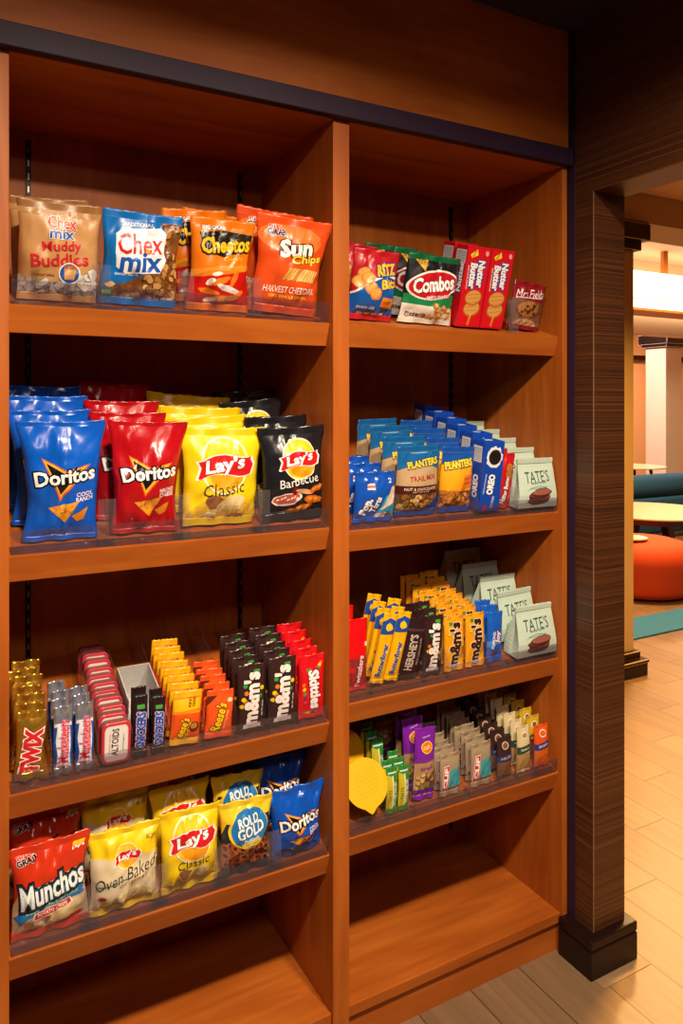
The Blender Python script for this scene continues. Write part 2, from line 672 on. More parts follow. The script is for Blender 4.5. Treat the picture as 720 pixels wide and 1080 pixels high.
    for i, flip in ((0, 1), (NU, 0)):
        for j in range(nrow - 1):
            a, b = j * (NU + 1) + i, (j + 1) * (NU + 1) + i
            q = [a, b, b + half, a + half]
            if not flip:
                q.reverse()
            F.append(q)
            MI.append(0)
    body = Art(w, h)
    body.items = art.items
    emit(body, surf, xl, [yl[j] for j in range(jb, jt + 1)], V, F, MI, sl, diag=(w / NU, h / NV, -w / 2, 0))
    root = build_mesh(name, V, F, MI, sl.mats)
    def strip(nm, j0, j1, col, pink):
        n = 4
        m = foil(col[1:], 0.22, 0.75, bump) if col.startswith('M') else foil(col, rough, 0, bump)
        VV, FF = [], []
        for side in (1, -1):
            for k in range(n + 1):
                b = k / n
                for i in range(NU + 1):
                    x = G[j0][i][0] * (1 - b) + G[j1][i][0] * b
                    yy = G[j0][i][1] * (1 - b) + G[j1][i][1] * b
                    bend = 0.0022 * wr * math.sin(i * .9 + ph) * (b if pink else 1 - b)
                    z = G[j0][i][2] * (1 - b) + G[j1][i][2] * b
                    if pink and k == n:
                        z += 0.0009 * (1 if i % 2 else -1)
                    VV.append((x, (-max(yy, .0008) * side) + bend + 0.0004 * side * (k % 2), z))
        hv = (n + 1) * (NU + 1)
        for side in (0, 1):
            for k in range(n):
                for i in range(NU):
                    a = side * hv + k * (NU + 1) + i
                    q = [a, a + 1, a + NU + 2, a + NU + 1]
                    if side:
                        q.reverse()
                    FF.append(q)
        rim = [k * (NU + 1) for k in range(n + 1)]
        for i0, fl in ((0, 1), (NU, 0)):
            for k in range(n):
                a, b2 = rim[k] + i0, rim[k + 1] + i0
                q = [a, b2, b2 + hv, a + hv]
                FF.append(q if fl else q[::-1])
        for i in range(NU):
            a = n * (NU + 1) + i
            FF.append([a, a + 1, a + 1 + hv, a + hv])
        build_mesh(nm, VV, FF, [0] * len(FF), [m], root)
    sc = sealcol or base
    strip('top_seal', jt, NV, sc if isinstance(sc, str) else sc[0], True)
    if jb:
        strip('bottom_seal', 0, jb, base if isinstance(sc, str) else sc[1], False)
    return root

def carton(name, w, h, t, front, base, side=None, top=None, rough=0.35, bev=0.0012, flap=True):
    """a folded board carton, artwork on its front, left side and top"""
    sl = Slots(rough, 0.05)
    sl(base)
    bm = bmesh.new()
    add_box(bm, -w / 2, w / 2, -t / 2, t / 2, 0, h, bev)
    V = [tuple(v.co) for v in bm.verts]
    bm.verts.index_update()
    F = [[v.index for v in f.verts] for f in bm.faces]
    MI = [0] * len(F)
    bm.free()
    big = lambda a, b: [a, b]
    emit(front, lambda x, y, e: (x, -t / 2 - e, y), big(-w / 2 + .001, w / 2 - .001), big(.001, h - .001), V, F, MI, sl, 0.0002, 0.00004)
    if side:
        emit(side, lambda x, y, e: (-w / 2 - e, -x, y), big(-t / 2 + .001, t / 2 - .001), big(.001, h - .001), V, F, MI, sl, 0.0002, 0.00004)
    root = build_mesh(name, V, F, MI, sl.mats, None, False)
    if flap:
        sl2 = Slots(rough, 0.05)
        sl2(base)
        bm = bmesh.new()
        add_box(bm, -w / 2 + .001, w / 2 - .001, -t / 2 + .001, t / 2 - .004, h, h + 0.0012, 0.0004)
        V = [tuple(v.co) for v in bm.verts]
        bm.verts.index_update()
        F = [[v.index for v in f.verts] for f in bm.faces]
        MI = [0] * len(F)
        bm.free()
        if top:
            emit(top, lambda x, y, e: (x, y - t / 2, h + .0012 + e), big(-w / 2 + .003, w / 2 - .003), big(.003, t - .006), V, F, MI, sl2, 0.0002, 0.00004)
        build_mesh('top_flap', V, F, MI, sl2.mats, root, False)
    return root

def gusset_bag(name, w, h, t, front, base, side=None, rough=0.55):
    """stand-up paper bag: flat base, pleated sides, pressed flat and folded at the top"""
    sl = Slots(rough, 0.12)
    sl(base)
    NX, NZ = 8, 10
    V, F, MI = [], [], []
    def sec(v):
        th = t / 2 * (1 - max(0, (v - .25) / .75) ** 1.15) + .0012
        ww = w / 2 * (1.0 - .10 * v)
        return ww, th
    def fr(u, v):
        ww, th = sec(v)
        b = 0.004 * math.sin(math.pi * u) * math.sin(math.pi * min(v * 1.1, 1)) + .0012 * noise.noise(Vector((u * 3, v * 4, h * 50)))
        return Vector(((u * 2 - 1) * ww, -(th + b), v * h))
    for s in (1, -1):
        off = len(V)
        for j in range(NZ + 1):
            for i in range(NX + 1):
                p = fr(i / NX, j / NZ)
                V.append((p.x, p.y * s, p.z))
        for j in range(NZ):
            for i in range(NX):
                a = off + j * (NX + 1) + i
                q = [a, a + 1, a + NX + 2, a + NX + 1]
                F.append(q if s > 0 else q[::-1])
                MI.append(0)
    half = (NX + 1) * (NZ + 1)
    for i, sx in ((0, -1), (NX, 1)):
        off = len(V)
        for j in range(NZ + 1):
            ww, th = sec(j / NZ)
            V.append((sx * (ww - .35 * th * min(1, j / NZ * 1.6)), 0, j / NZ * h))
        for j in range(NZ):
            a, b = j * (NX + 1) + i, (j + 1) * (NX + 1) + i
            m0, m1 = off + j, off + j + 1
            F.append([a, b, m1, m0] if sx < 0 else [m0, m1, b, a])
            F.append([m0, m1, b + half, a + half] if sx < 0 else [a + half, b + half, m1, m0])
            MI += [0, 0]
    F.append([i for i in range(NX + 1)][::-1] + [half + i for i in range(NX + 1)])
    MI.append(0)
    xl = [(i / NX - .5) * w for i in range(NX + 1)]
    yl = [j * h / NZ for j in range(NZ + 1)]
    def surf(x, y, e):
        fu, fv = min(max(x / w + .5, 0), 1) * NX, min(max(y / h, 0), 1) * NZ
        i, j = min(int(fu), NX - 1), min(int(fv), NZ - 1)
        a, b = fu - i, fv - j
        P = fr(i / NX, j / NZ) * (1 - a) * (1 - b) + fr((i + 1) / NX, j / NZ) * a * (1 - b) + fr(i / NX, (j + 1) / NZ) * (1 - a) * b + fr((i + 1) / NX, (j + 1) / NZ) * a * b
        return (P.x, P.y - e, P.z)
    emit(front, surf, xl, yl, V, F, MI, sl)
    root = build_mesh(name, V, F, MI, sl.mats, None, False)
    bm = bmesh.new()
    add_box(bm, -w * .455, w * .455, -.0035, .0035, h - .001, h + .012, 0.001)
    finish(bm, 'folded_top', foil(base, rough, 0, .12), root)
    return root

# ------------------------------------------------------------------ the place
Z_L = {'L1': 1.633, 'L2': 1.178, 'L3': 0.746, 'L4': 0.452, 'R1': 1.633, 'R2': 1.167, 'R3': 0.777, 'R4': 0.473}
TAN = math.tan(rad(18.5))
YF, YB = 1.470, 1.860
XL0, XL1, XR0, XR1 = 0.126, 0.781, 0.822, 1.470

bm = bmesh.new()
add_box(bm, -2.0, 14.0, -2.5, 12.0, -0.05, 0.0)
struct(finish(bm, 'floor', FLOOR))
bm = bmesh.new()
add_box(bm, -2.0, 1.49, -2.5, 1.45, 2.44, 2.50)
struct(finish(bm, 'ceiling', CEIL_DARK))

bm = bmesh.new()   # dark veneered wall with a doorway cut through it
WX0, WX1 = 1.492, 1.606
add_box(bm, WX0, WX1, 1.37, 1.95, 0.0, 2.0)
add_box(bm, WX0, WX1, -2.5, 1.95, 2.0, 2.62)
add_box(bm, WX0, WX1, -2.5, -0.6, 0.0, 2.0)
struct(finish(bm, 'wall_right', VENEER))
bm = bmesh.new()   # plinth around the foot of the doorway pier
add_box(bm, 1.458, 1.628, 1.346, 1.46, 0.0, 0.072, 0.003)
add_box(bm, 1.462, 1.624, 1.350, 1.46, 0.068, 0.076)
add_box(bm, 1.458, 1.628, 1.346, 1.46, 0.075, 0.100, 0.004)
add_box(bm, 1.606, 1.628, 1.46, 1.95, 0.0, 0.100, 0.003)
struct(finish(bm, 'baseboard_right', DARKBASE))
bm = bmesh.new()
add_box(bm, 1.4865, 1.4918, 1.432, 1.452, 0.0, 2.44)
struct(finish(bm, 'trim_1', DARKTRIM))
bm = bmesh.new()
add_box(bm, 1.4912, 1.4932, 1.3692, 1.3712, 0.10, 2.0)
struct(finish(bm, 'trim_5', plain('tan_corner_bead', '#8a6a4c', 0.4)))
bm = bmesh.new()
add_box(bm, 1.470, 1.640, 1.316, 1.345, 0.0, 0.0015)
struct(finish(bm, 'trim_2', plain('pale_threshold', '#8f7454', 0.5)))

# bookcase: one built-in unit and its parts
case = tag(empty('bookcase', (0.80, 1.66, 0)), 'tall built-in cherry wood bookcase with two bays of sloping snack shelves', 'bookcase')
def part(name, b, mat, parent=None, bev=0.0015):
    o = box_obj(name, b, mat, None, bev)
    p = parent or case
    o.parent = p
    o.matrix_parent_inverse = Matrix.Translation(Vector((-0.80, -1.66, 0))) if p is case else Matrix.Identity(4)
    return o
part('side_panel', (0.020, XL0, 1.455, YB, 0, 2.082), WOOD_Z)
part('center_panel', (XL1, XR0, 1.455, YB, 0, 2.082), WOOD_Z)
part('side_panel', (XR1, 1.4865, 1.455, YB, 0, 2.082), WOOD_Z)
part('back_panel', (0.020, 1.4865, YB, YB + .02, 0, 2.15), WOOD_Z)
part('top_panel', (0.020, 1.4865, 1.456, YB, 2.082, 2.11), WOOD_X)
part('fascia_panel', (-1.5, 1.4865, 1.450, 1.47, 2.11, 2.44), WOOD_X)
part('cornice_rail', (-1.5, 1.4915, 1.432, 1.455, 2.082, 2.126), DARKTRIM, bev=0.002)
part('side_filler', (-1.5, 0.020, 1.455, 1.48, 0, 2.082), WOOD_Z)
for x0, x1 in ((XL0, XL1), (XR0, XR1)):
    part('bottom_shelf', (x0, x1, 1.463, YB, 0.078, 0.104), WOOD_X)
    part('plinth', (x0, x1, 1.474, 1.49, 0.0, 0.078), WOOD_X, bev=0)
def shelf_board(k):
    x0, x1 = (XL0, XL1) if k[0] == 'L' else (XR0, XR1)
    z = Z_L[k]
    D = YB - YF - .002
    bm = bmesh.new()
    c, s = math.cos(rad(18.5)), math.sin(rad(18.5))
    n = lambda y, d: (YF + y + d * s, z + y * TAN - d * c)
    add_prism(bm, [n(0.020, 0), n(D - .02, 0), n(D - .02, .026), n(0.020, .026)], x0 + .0006, x1 - .0006)
    o = finish(bm, 'shelf', WOOD_X)
    o.parent = case
    o.matrix_parent_inverse = Matrix.Translation(Vector((-0.80, -1.66, 0)))
    bm = bmesh.new()
    add_prism(bm, [n(0, 0), n(0.0202, 0), n(0.0202, .053), n(0, .053)], x0 + .0006, x1 - .0006)
    bmesh.ops.bevel(bm, geom=[e for e in bm.edges if abs(e.verts[0].co.x - e.verts[1].co.x) > .1], offset=.0015, segments=2, affect='EDGES')
    e = finish(bm, 'front_edge', WOOD_X, o)
    return o
for k in Z_L:
    shelf_board(k)
for x in (0.201, 0.718, 0.890, 1.408):   # slotted steel standards on the back panel
    bm = bmesh.new()
    add_box(bm, x - .005, x + .005, YB - .006, YB, 0.15, 2.06)
    z = 0.2
    while z < 2.05:
        add_box(bm, x - .0018, x + .0018, YB - .0068, YB - .0058, z, z + .014, mi=1)
        z += 0.03
    o = finish(bm, 'shelf_standard', [BLACKMETAL, STEEL])
    o.parent = case
    o.matrix_parent_inverse = Matrix.Translation(Vector((-0.80, -1.66, 0)))

# ------------------------------------------------------------------ the lounge beyond the doorway
bm = bmesh.new()
add_box(bm, WX1, 9.0, -2.5, 2.78, 2.60, 2.66)
add_box(bm, WX1, 14.0, 3.05, 12.0, 3.12, 3.18)
struct(finish(bm, 'ceiling_lounge', PEACH))
bm = bmesh.new()
add_box(bm, WX1, 14.0, 2.76, 3.06, 2.44, 3.18)
struct(finish(bm, 'wall_soffit', CREAMWALL))
bm = bmesh.new()
add_box(bm, 5.2, 14.0, 5.86, 6.0, 2.27, 3.12)
struct(finish(bm, 'wall_bulkhead', PEACH))
bm = bmesh.new()
add_box(bm, 1.0, 14.0, 9.4, 9.5, 0, 3.18)
add_box(bm, 13.0, 13.1, 1.0, 9.5, 0, 3.18)
struct(finish(bm, 'wall_back', PEACH))
bm = bmesh.new()
add_box(bm, 7.0, 10.2, 9.28, 9.40, 0, 2.28)
struct(finish(bm, 'wall_panel', AMBERWALL))
bm = bmesh.new()
add_box(bm, 7.0, 13.0, 9.25, 9.40, 2.28, 2.36)
struct(finish(bm, 'trim_4', DARKBASE))

def pillar(name, x0, x1, y0, y1, ztop, cap, base, paint):
    bm = bmesh.new()
    add_box(bm, x0, x1, y0, y1, 0, ztop)
    for z0, z1, d in cap + base:
        add_box(bm, x0 - d, x1 + d, y0 - d, y1 + d, z0, z1, 0.004, mi=1)
    return struct(finish(bm, name, [paint, DARKBASE]))
pillar('pillar_1', 3.03, 3.335, 2.785, 3.09, 2.44, [(2.335, 2.425, .062), (2.425, 2.44, .056), (2.285, 2.335, .030)], [(0, .072, .052), (.072, .090, .058), (.090, .130, .026)], CREAMWALL)
pillar('pillar_2', 8.617, 8.93, 6.67, 6.99, 2.40, [(2.28, 2.41, .07), (2.24, 2.28, .04)], [(0, .12, .05)], PINKWALL)

# glowing drum lamp hung from the lounge ceiling
AMB_WOOD = plain('amber_lamp_wood', '#c9782a', 0.5)
lamp = tag(empty('pendant_lamp', (7.2, 5.5, 3.12)), 'long glowing white box lamp hanging from the lounge ceiling', 'lamp')
def lp(name, b, m, bev=0.0):
    o = box_obj(name, b, m, lamp, bev)
    o.matrix_parent_inverse = Matrix.Translation(Vector((-7.2, -5.5, -3.12)))
lp('lamp_shade', (6.25, 8.3, 5.38, 5.72, 2.48, 2.87), glow('lamp_shade_glow', (1.0, 0.86, 0.58), 3.2), 0.004)
lp('bottom_frame', (6.24, 8.31, 5.365, 5.735, 2.455, 2.48), AMB_WOOD)
lp('seam_rail', (6.24, 8.31, 5.374, 5.38, 2.575, 2.582), AMB_WOOD)
lp('hanger', (6.94, 7.01, 5.40, 5.44, 2.87, 3.12), AMB_WOOD)
lp('hanger', (7.80, 7.87, 5.40, 5.44, 2.87, 3.12), AMB_WOOD)

# orange pouf with a cream tray
bm = bmesh.new()
R = 0.385
prof = [(R - .09, 0.012), (R - .035, .02), (R - .005, .07), (R + .008, .16), (R + .005, .27), (R - .015, .345), (R - .06, .392), (R - .14, .414), (R - .26, .421), (.03, .423)]
add_lathe(bm, prof, 56)
ot = tag(empty('ottoman', (4.875, 4.0, 0)), 'round orange upholstered ottoman on the lounge floor beside the rug', 'ottoman')
finish(bm, 'cushion', ORANGE, ot, True)
bm = bmesh.new()
add_lathe(bm, [(R - .10, 0.0), (R - .10, 0.02)], 40)
finish(bm, 'foot_ring', BLACKMETAL, ot)
bm = bmesh.new()
add_lathe(bm, [(.085, 0), (.11, .004), (.118, .016), (.112, .016), (.10, .008), (.02, .007)], 40)
tr = tag(finish(bm, 'serving_tray', TABLETOP, None, True), 'small round cream tray lying on the orange ottoman', 'tray')
tr.location = (4.735, 3.97, 0.4245)

def round_table(name, loc, r, z, th, label, legs, topm, legm, edge):
    t = tag(empty(name, (*loc, 0)), label, 'table', None)
    bm = bmesh.new()
    add_lathe(bm, [(r - .004, z - .016), (r, z - .012), (r, z - .003), (r - .004, z)], 72)
    finish(bm, 'table_top', topm, t)
    if edge:
        bm = bmesh.new()
        add_lathe(bm, [(r - .03, z - .016 - edge), (r - .012, z - .016 - edge), (r - .006, z - .016)], 72)
        finish(bm, 'apron', legm, t)
    for a in legs:
        c, s = math.cos(rad(a)), math.sin(rad(a))
        ri, ro, w0, w1 = r * .55, r * .80, .045 if edge else .013, .03 if edge else .011
        bm = bmesh.new()
        vs = []
        for rr, zz, w in ((ro, 0, w1), (ri, z - .016 - edge * .5, w0)):
            for dx, dy in ((-1, -1), (1, -1), (1, 1), (-1, 1)):
                vs.append(bm.verts.new((rr * c + dx * w, rr * s + dy * w, zz)))
        for q in ((3, 2, 1, 0), (4, 5, 6, 7), (0, 1, 5, 4), (1, 2, 6, 5), (2, 3, 7, 6), (3, 0, 4, 7)):
            bm.faces.new([vs[i] for i in q])
        finish(bm, 'leg', legm, t)
    return t
round_table('coffee_table', (5.75, 4.62), 0.59, 0.50, .05, 'round cream topped low table with dark splayed legs behind ottoman', (-165, -75, 15, 105), TABLETOP, LEGWOOD, .045)
round_table('side_table', (7.386, 6.206), 0.40, 0.73, .03, 'tall thin cream round table beyond the teal sofa', (-60, 30, 120, 210), TABLETOP, BLACKMETAL, 0)

sofa = tag(empty('sofa', (7.0, 5.61, 0)), 'long teal sofa with a rolled back behind the round coffee table', 'sofa')
bm = bmesh.new()
add_box(bm, -1.6, 1.6, -.17, .17, .06, .46, .04)
finish(bm, 'seat', TEAL, sofa, True)
bm = bmesh.new()
prof = [(-.05 + .13 * math.cos(a), .57 + .13 * math.sin(a)) for a in [2 * math.pi * k / 28 for k in range(28)]]
add_prism(bm, prof, -1.62, 1.62)
bmesh.ops.bevel(bm, geom=[e for e in bm.edges if abs(e.verts[0].co.x - e.verts[1].co.x) < .01], offset=.02, segments=3, affect='EDGES')
finish(bm, 'back_bolster', TEAL, sofa, True)
for x in (-1.5, 1.5):
    for y in (-.11, .11):
        bm = bmesh.new()
        add_box(bm, x - .03, x + .03, y - .03, y + .03, 0, .07, .004)
        finish(bm, 'foot', LEGWOOD, sofa)
bm = bmesh.new()
add_box(bm, 3.2, 7.5, 3.185, 3.50, 0.0, 0.012, 0.004)
tag(finish(bm, 'rug', RUG), 'teal rug runner across the lounge floor in front of the ottoman', 'rug')
# ------------------------------------------------------------------ printed designs of the goods
def d_tan():
    a = Art(.146, .182, 3)
    a.rect(0, .86, 1, 1, '#b0824e')
    a.bits(.02, .03, .98, .20, 60, .085, .055, ['#d6d1c8', '#bdb7ad', '#e6e1d8', '#aaa59c'], .2, '#857f76')
    a.bits(.7, .16, .98, .30, 12, .075, .05, ['#d6d1c8', '#e6e1d8'], .2, '#857f76')
    a.text('Chex', .52, .80, .36, .15, '#d42a34', 0, 0, .02, '#f6efe6', .03)
    a.text('mix', .52, .69, .32, .13, '#1e57b0', 0, 0, .03, '#f6efe6', .03)
    a.text('Muddy', .52, .555, .50, .16, '#cf2430', 5, 0, .02)
    a.text('Buddies', .50, .43, .72, .16, '#cf2430', 5, 0, .02)
    a.ell(.62, .30, .135, .135, '#f0e6d8')
    a.ell(.62, .30, .12, .12, '#1c4f9f')
    a.poly([(.56, .24), (.68, .24), (.71, .36), (.55, .36)], '#c08a4a')
    a.ell(.63, .36, .08, .03, '#9a5e2c')
    a.text('CRUNCHY CEREAL', .30, .27, .28, .03, '#6b4a2a')
    return pillow('snack_bag', .146, .182, .05, a, '#c2915a', seal=.012, waist=.05, ear=.03, low=.6, seed=3, sealcol='#9a6d3e', rough=.34)

def d_bluemix():
    a = Art(.152, .180, 5)
    a.poly([(1, 1), (.66, 1), (.80, .80), (.76, .55), (.62, .40), (.35, .26), (0, .16), (0, 0), (1, 0)], '#7a4c22')
    a.bits(.05, .02, .98, .22, 42, .06, .045, ['#c08a4a', '#a0662e', '#d8aa66', '#86522a', '#e4c084'], .2, '#5f391c')
    a.bits(.78, .2, .99, .97, 34, .055, .04, ['#b07a3e', '#8a5426', '#c99a58', '#6f3f1c'], .2, '#4f2d14')
    a.bits(.52, .18, .8, .38, 10, .055, .04, ['#b07a3e', '#c99a58'], .2, '#4f2d14')
    a.poly([(.13, .56), (.15, .75), (.22, .80), (.72, .86), (.80, .80), (.78, .60), (.82, .52), (.74, .38), (.28, .34), (.16, .40)], '#e9f0f6')
    a.text('TRADITIONAL', .42, .865, .40, .05, '#eef4fa', 3)
    a.text('Chex', .46, .67, .60, .26, '#d8262f', 5, .1, .02)
    a.text('mix', .48, .48, .56, .25, '#1c55b4', 4, .1, .03)
    a.ell(.55, .60, .03, .03, '#f0a63a')
    a.text('SAVORY SNACK', .30, .335, .3, .03, '#dfe9f4', 2)
    a.rect(.02, .06, .17, .17, '#2f8a3c')
    a.text('60%', .095, .13, .11, .05, '#dff0df')
    for k in range(4):
        a.rect(.60 + k * .09, .07, .67 + k * .09, .11, '#e8e2d8')
    return pillow('snack_bag', .152, .180, .05, a, '#0f6fc0', seal=.012, waist=.05, ear=.03, low=.6, seed=5, rough=.3)

def d_cheese_puffs():
    a = Art(.134, .188, 7)
    a.poly([(0, 0), (1, 0), (1, .50), (.5, .47), (0, .38)], '#c9160f')
    a.poly([(0, .36), (.25, .45), (1, .47), (1, .53), (.5, .51), (0, .44)], '#f0922a')
    for cx, cy, rx, ry, c, r in ((.45, .34, .22, .05, '#f0821e', 20), (.62, .26, .24, .05, '#e9e2da', -15), (.3, .22, .18, .045, '#f0821e', -8), (.55, .15, .25, .05, '#f4a23a', 6), (.72, .38, .14, .05, '#f0821e', 60), (.4, .42, .10, .03, '#f2e9df', 10), (.8, .2, .12, .04, '#f0821e', 30), (.35, .12, .1, .035, '#e9e2da', 12), (.3, .33, .08, .05, '#f3ece4', 40)):
        a.ell(cx, cy, rx, ry, c, r, 16, .12)
    a.poly([(.18, .66), (.12, .84), (.5, .88), (.98, .86), (.96, .72), (.5, .60)], '#1b120c')
    a.text('Cheetos', .55, .735, .82, .24, '#f6c21c', 6, .12, .035, '#1b120c', .09)
    a.text('Crunchy', .68, .585, .36, .08, '#f8d24a', 6, .15, .01)
    a.text('FLAMIN HOT', .5, .06, .5, .05, '#f6d24a', 0)
    a.text('BIG GRAB', .35, .90, .35, .06, '#ffffff', 4, .1, .03, '#22306e', .06)
    return pillow('chip_bag', .134, .188, .055, a, '#ea7a12', seal=.013, waist=.08, ear=.05, low=.6, seed=7)

def d_sun():
    a = Art(.170, .206, 9)
    a.ell(.45, .78, .45, .18, '#f07a32', 0)
    a.text('BIG', .24, .885, .15, .05, '#d9232b', 4, .1, .03, '#f4f0ea', .05)
    a.text('GRAB', .25, .835, .24, .08, '#2a356e', 4, .1, .04, '#f4f0ea', .06)
    a.text('Sun', .52, .70, .50, .22, '#f8f6f0', 8, .12, .04, '#5a2410', .06)
    a.text('Chips', .70, .59, .48, .13, '#f7d23c', 8, .12, .03, '#7a3410', .05)
    for k in range(4):
        x = .34 + k * .075
        a.poly([(x, .36), (x + .17, .40), (x + .22, .49), (x + .10, .50)], ['#e0a548', '#f0c878', '#d8983c', '#f3d08a'][k])
        a.poly([(x + .03, .375), (x + .04, .375), (x + .135, .49), (x + .12, .49)], '#b87628')
    a.poly([(.62, .37), (.84, .37), (.90, .49), (.70, .50)], '#eec070')
    for k in range(4):
        a.poly([(.66 + k * .05, .375), (.672 + k * .05, .375), (.75 + k * .04, .49), (.735 + k * .04, .49)], '#c98a3a')
    a.text('HARVEST CHEDDAR', .5, .265, .74, .085, '#fbf1e6', 2, 0, .01)
    a.text('100% WHOLE GRAIN', .5, .19, .54, .04, '#f7c53c', 1)
    return pillow('chip_bag', .170, .206, .06, a, '#e2521a', seal=.014, waist=.08, ear=.05, low=.6, taper=.05, seed=9)

def tri_logo(a, cy, k, yel='#f4b23a', white='#f6f6f6'):
    # a dark triangle pointing down, edged in glowing orange, behind the word
    a.poly([(.21, cy + .16 * k), (.44, cy - .205 * k), (.86, cy + .10 * k), (.52, cy + .055 * k)], '#e4571c')
    a.poly([(.23, cy + .145 * k), (.445, cy - .18 * k), (.82, cy + .09 * k), (.52, cy + .045 * k)], yel)
    a.poly([(.27, cy + .115 * k), (.445, cy - .145 * k), (.74, cy + .07 * k), (.52, cy + .022 * k)], '#16120f')
    a.text('Doritos', .52, cy + .005, .83, .175, white, 5, 0, .03, '#141416', .08)

def chips_tri(a, y, s=1.0):
    for pts, c in (([(.28, y + .10), (.72, y + .145), (.53, y - .035)], '#e39a2c'), ([(.62, y + .02), (.86, y + .09), (.80, y - .015), (.70, y - .03)], '#d98722')):
        a.poly(pts, c)
    for _ in range(26):
        x = a.r.uniform(.36, .64)
        a.ell(x, y + .075 + a.r.uniform(-.03, .04), .013, .009, a.r.choice(['#b4681a', '#f2bd58', '#c2551a']), a.r.uniform(0, 90), 6, .2)

def d_tortilla(base, dark, flavor, w=.155, h=.225, seed=11):
    a = Art(w, h, seed)
    tri_logo(a, .545, 1.0)
    for i, s in enumerate(flavor):
        a.text(s, .80, .395 - .042 * i, .25, .055, '#f2e8ee', 4, 0, .02)
    chips_tri(a, .19)
    a.text('NET WT 2.75 OZ', .5, .045, .36, .025, '#e8e4e0')
    return pillow('chip_bag', w, h, .058, a, base, seal=.013, waist=.11, ear=.05, low=.62, taper=.14, seed=seed, rough=.22)

def lays_logo(a, cx, cy, k, rot=8):
    a.ell(cx, cy, .37 * k, .365 * k, '#fdf3cf', 0, 34)
    a.ell(cx, cy, .345 * k, .34 * k, '#f8c81e', 0, 34)
    a.ell(cx + .03, cy - .06 * k, .29 * k, .235 * k, '#ef9c1a', 0, 30)
    a.ell(cx - .02, cy + .07 * k, .26 * k, .20 * k, '#f9cf36', 0, 30)
    asp = a.w / a.h
    top = [(-.40 + .84 * t / 10, .105 + .035 * math.sin(math.pi * 2 * t / 10 - 1.0)) for t in range(11)]
    bot = [(.40 - .80 * t / 10, -.125 - .035 * math.sin(math.pi * 2 * t / 10 + .6)) for t in range(11)]
    pts = [(-.43, -.13), (-.37, .0)] + top + [(.42, .05), (.46, -.02)] + bot
    c, s = math.cos(rad(rot * .6)), math.sin(rad(rot * .6))
    f = lambda q: [(cx + k * q * (x * c - y * s), cy + k * q * (x * s + y * c) * asp) for x, y in pts]
    a.poly(f(1.07), '#f8efe4')
    a.poly(f(.98), '#cf1b22')
    a.text("Lay's", cx + .005, cy - .005, .60 * k, .225 * k, '#ffffff', rot, .15, .035, '#7e1015', .03)

def d_classic(w=.19, h=.205, seed=21, cy=.62, k=.86):
    a = Art(w, h, seed)
    a.poly([(0, .0), (0, .12), (.2, .22), (.35, .31), (.6, .29), (.85, .22), (1, .2), (1, 0)], '#d8b23a')
    a.ell(.42, .22, .17, .09, '#8a5a3a', -25, 20, .08)
    a.ell(.60, .22, .20, .10, '#e8d49a', 15, 20, .05)
    a.ell(.50, .13, .24, .08, '#d9bd7c', 8, 20, .06)
    a.ell(.70, .11, .14, .06, '#c8a25c', -10, 20, .06)
    a.ell(.30, .09, .12, .05, '#efe0b0', 12, 20, .06)
    lays_logo(a, .5, cy, k)
    a.text('Classic', .5, .385, .54, .135, '#3b3424', 6, .05, -.005)
    a.text('Net Wt. 2 5/8 oz', .34, .045, .30, .03, '#5a4a28')
    return pillow('chip_bag', w, h, .06, a, '#f2d016', seal=.014, waist=.09, ear=.05, low=.6, taper=.15 if w > .17 else .04, seed=seed, sealcol=('#e2c214', '#e8c814'))

def d_bbq(w=.155, h=.205):
    a = Art(w, h, 23)
    lays_logo(a, .56, .66, .80)
    a.text('Barbecue', .54, .43, .64, .12, '#f1ece4', 6, .05, 0)
    a.ell(.34, .24, .24, .09, '#e8d6cc', 6, 22, .05)
    a.ell(.34, .245, .21, .07, '#b2544a', 6, 22, .08)
    for k in range(7):
        a.ell(.2 + k * .05, .24 + .012 * (k % 3), .025, .012, '#f0d8cc', 30, 8, .2)
    a.ell(.46, .33, .06, .06, '#6a1612', 0, 16)
    a.ell(.62, .31, .15, .035, '#c89a6a', -12, 16, .1)
    for cx, cy, rx, ry, r in ((.82, .33, .12, .05, 20), (.78, .21, .17, .06, -10), (.60, .13, .18, .05, 10), (.42, .11, .09, .04, 0)):
        a.ell(cx, cy, rx, ry, '#c8641a', r, 16, .12)
        a.ell(cx + .01, cy + .01, rx * .7, ry * .55, '#e8902e', r, 14, .1)
    a.text('NET WT. 2 5/8 OZ. (74.4 g)', .62, .045, .6, .03, '#c8c2ba')
    return pillow('chip_bag', w, h, .058, a, '#1b1c21', seal=.014, waist=.07, ear=.05, low=.6, taper=.05, seed=23, rough=.24)

def d_baked(w=.135, h=.158):
    a = Art(w, h, 31)
    a.poly([(0, 0), (1, 0), (1, .64), (.6, .66), (0, .72)], '#d9c9a4')
    a.ell(.3, .16, .2, .09, '#e3d09c', 10, 18, .08)
    a.ell(.68, .18, .24, .10, '#cdb57c', -12, 18, .08)
    a.ell(.5, .09, .22, .07, '#b89a5c', 6, 18, .08)
    a.ell(.14, .24, .07, .03, '#a8381c', 10, 10, .2)
    lays_logo(a, .52, .68, .46, 8)
    a.text('Oven Baked', .5, .475, .92, .16, '#1e2320', 10, .25, -.004)
    a.poly([(.06, .385), (.55, .425), (.55, .435), (.06, .40)], '#2f6f86')
    a.text('original', .60, .385, .42, .085, '#a98a4a', 10, .15, 0)
    a.text('BIG GRAB', .88, .84, .14, .05, '#7a6a1a', 0)
    return pillow('chip_bag', w, h, .052, a, '#f2d01a', seal=.013, waist=.08, ear=.04, low=.6, seed=31, sealcol=('#ecca1c', '#e8c41c'))

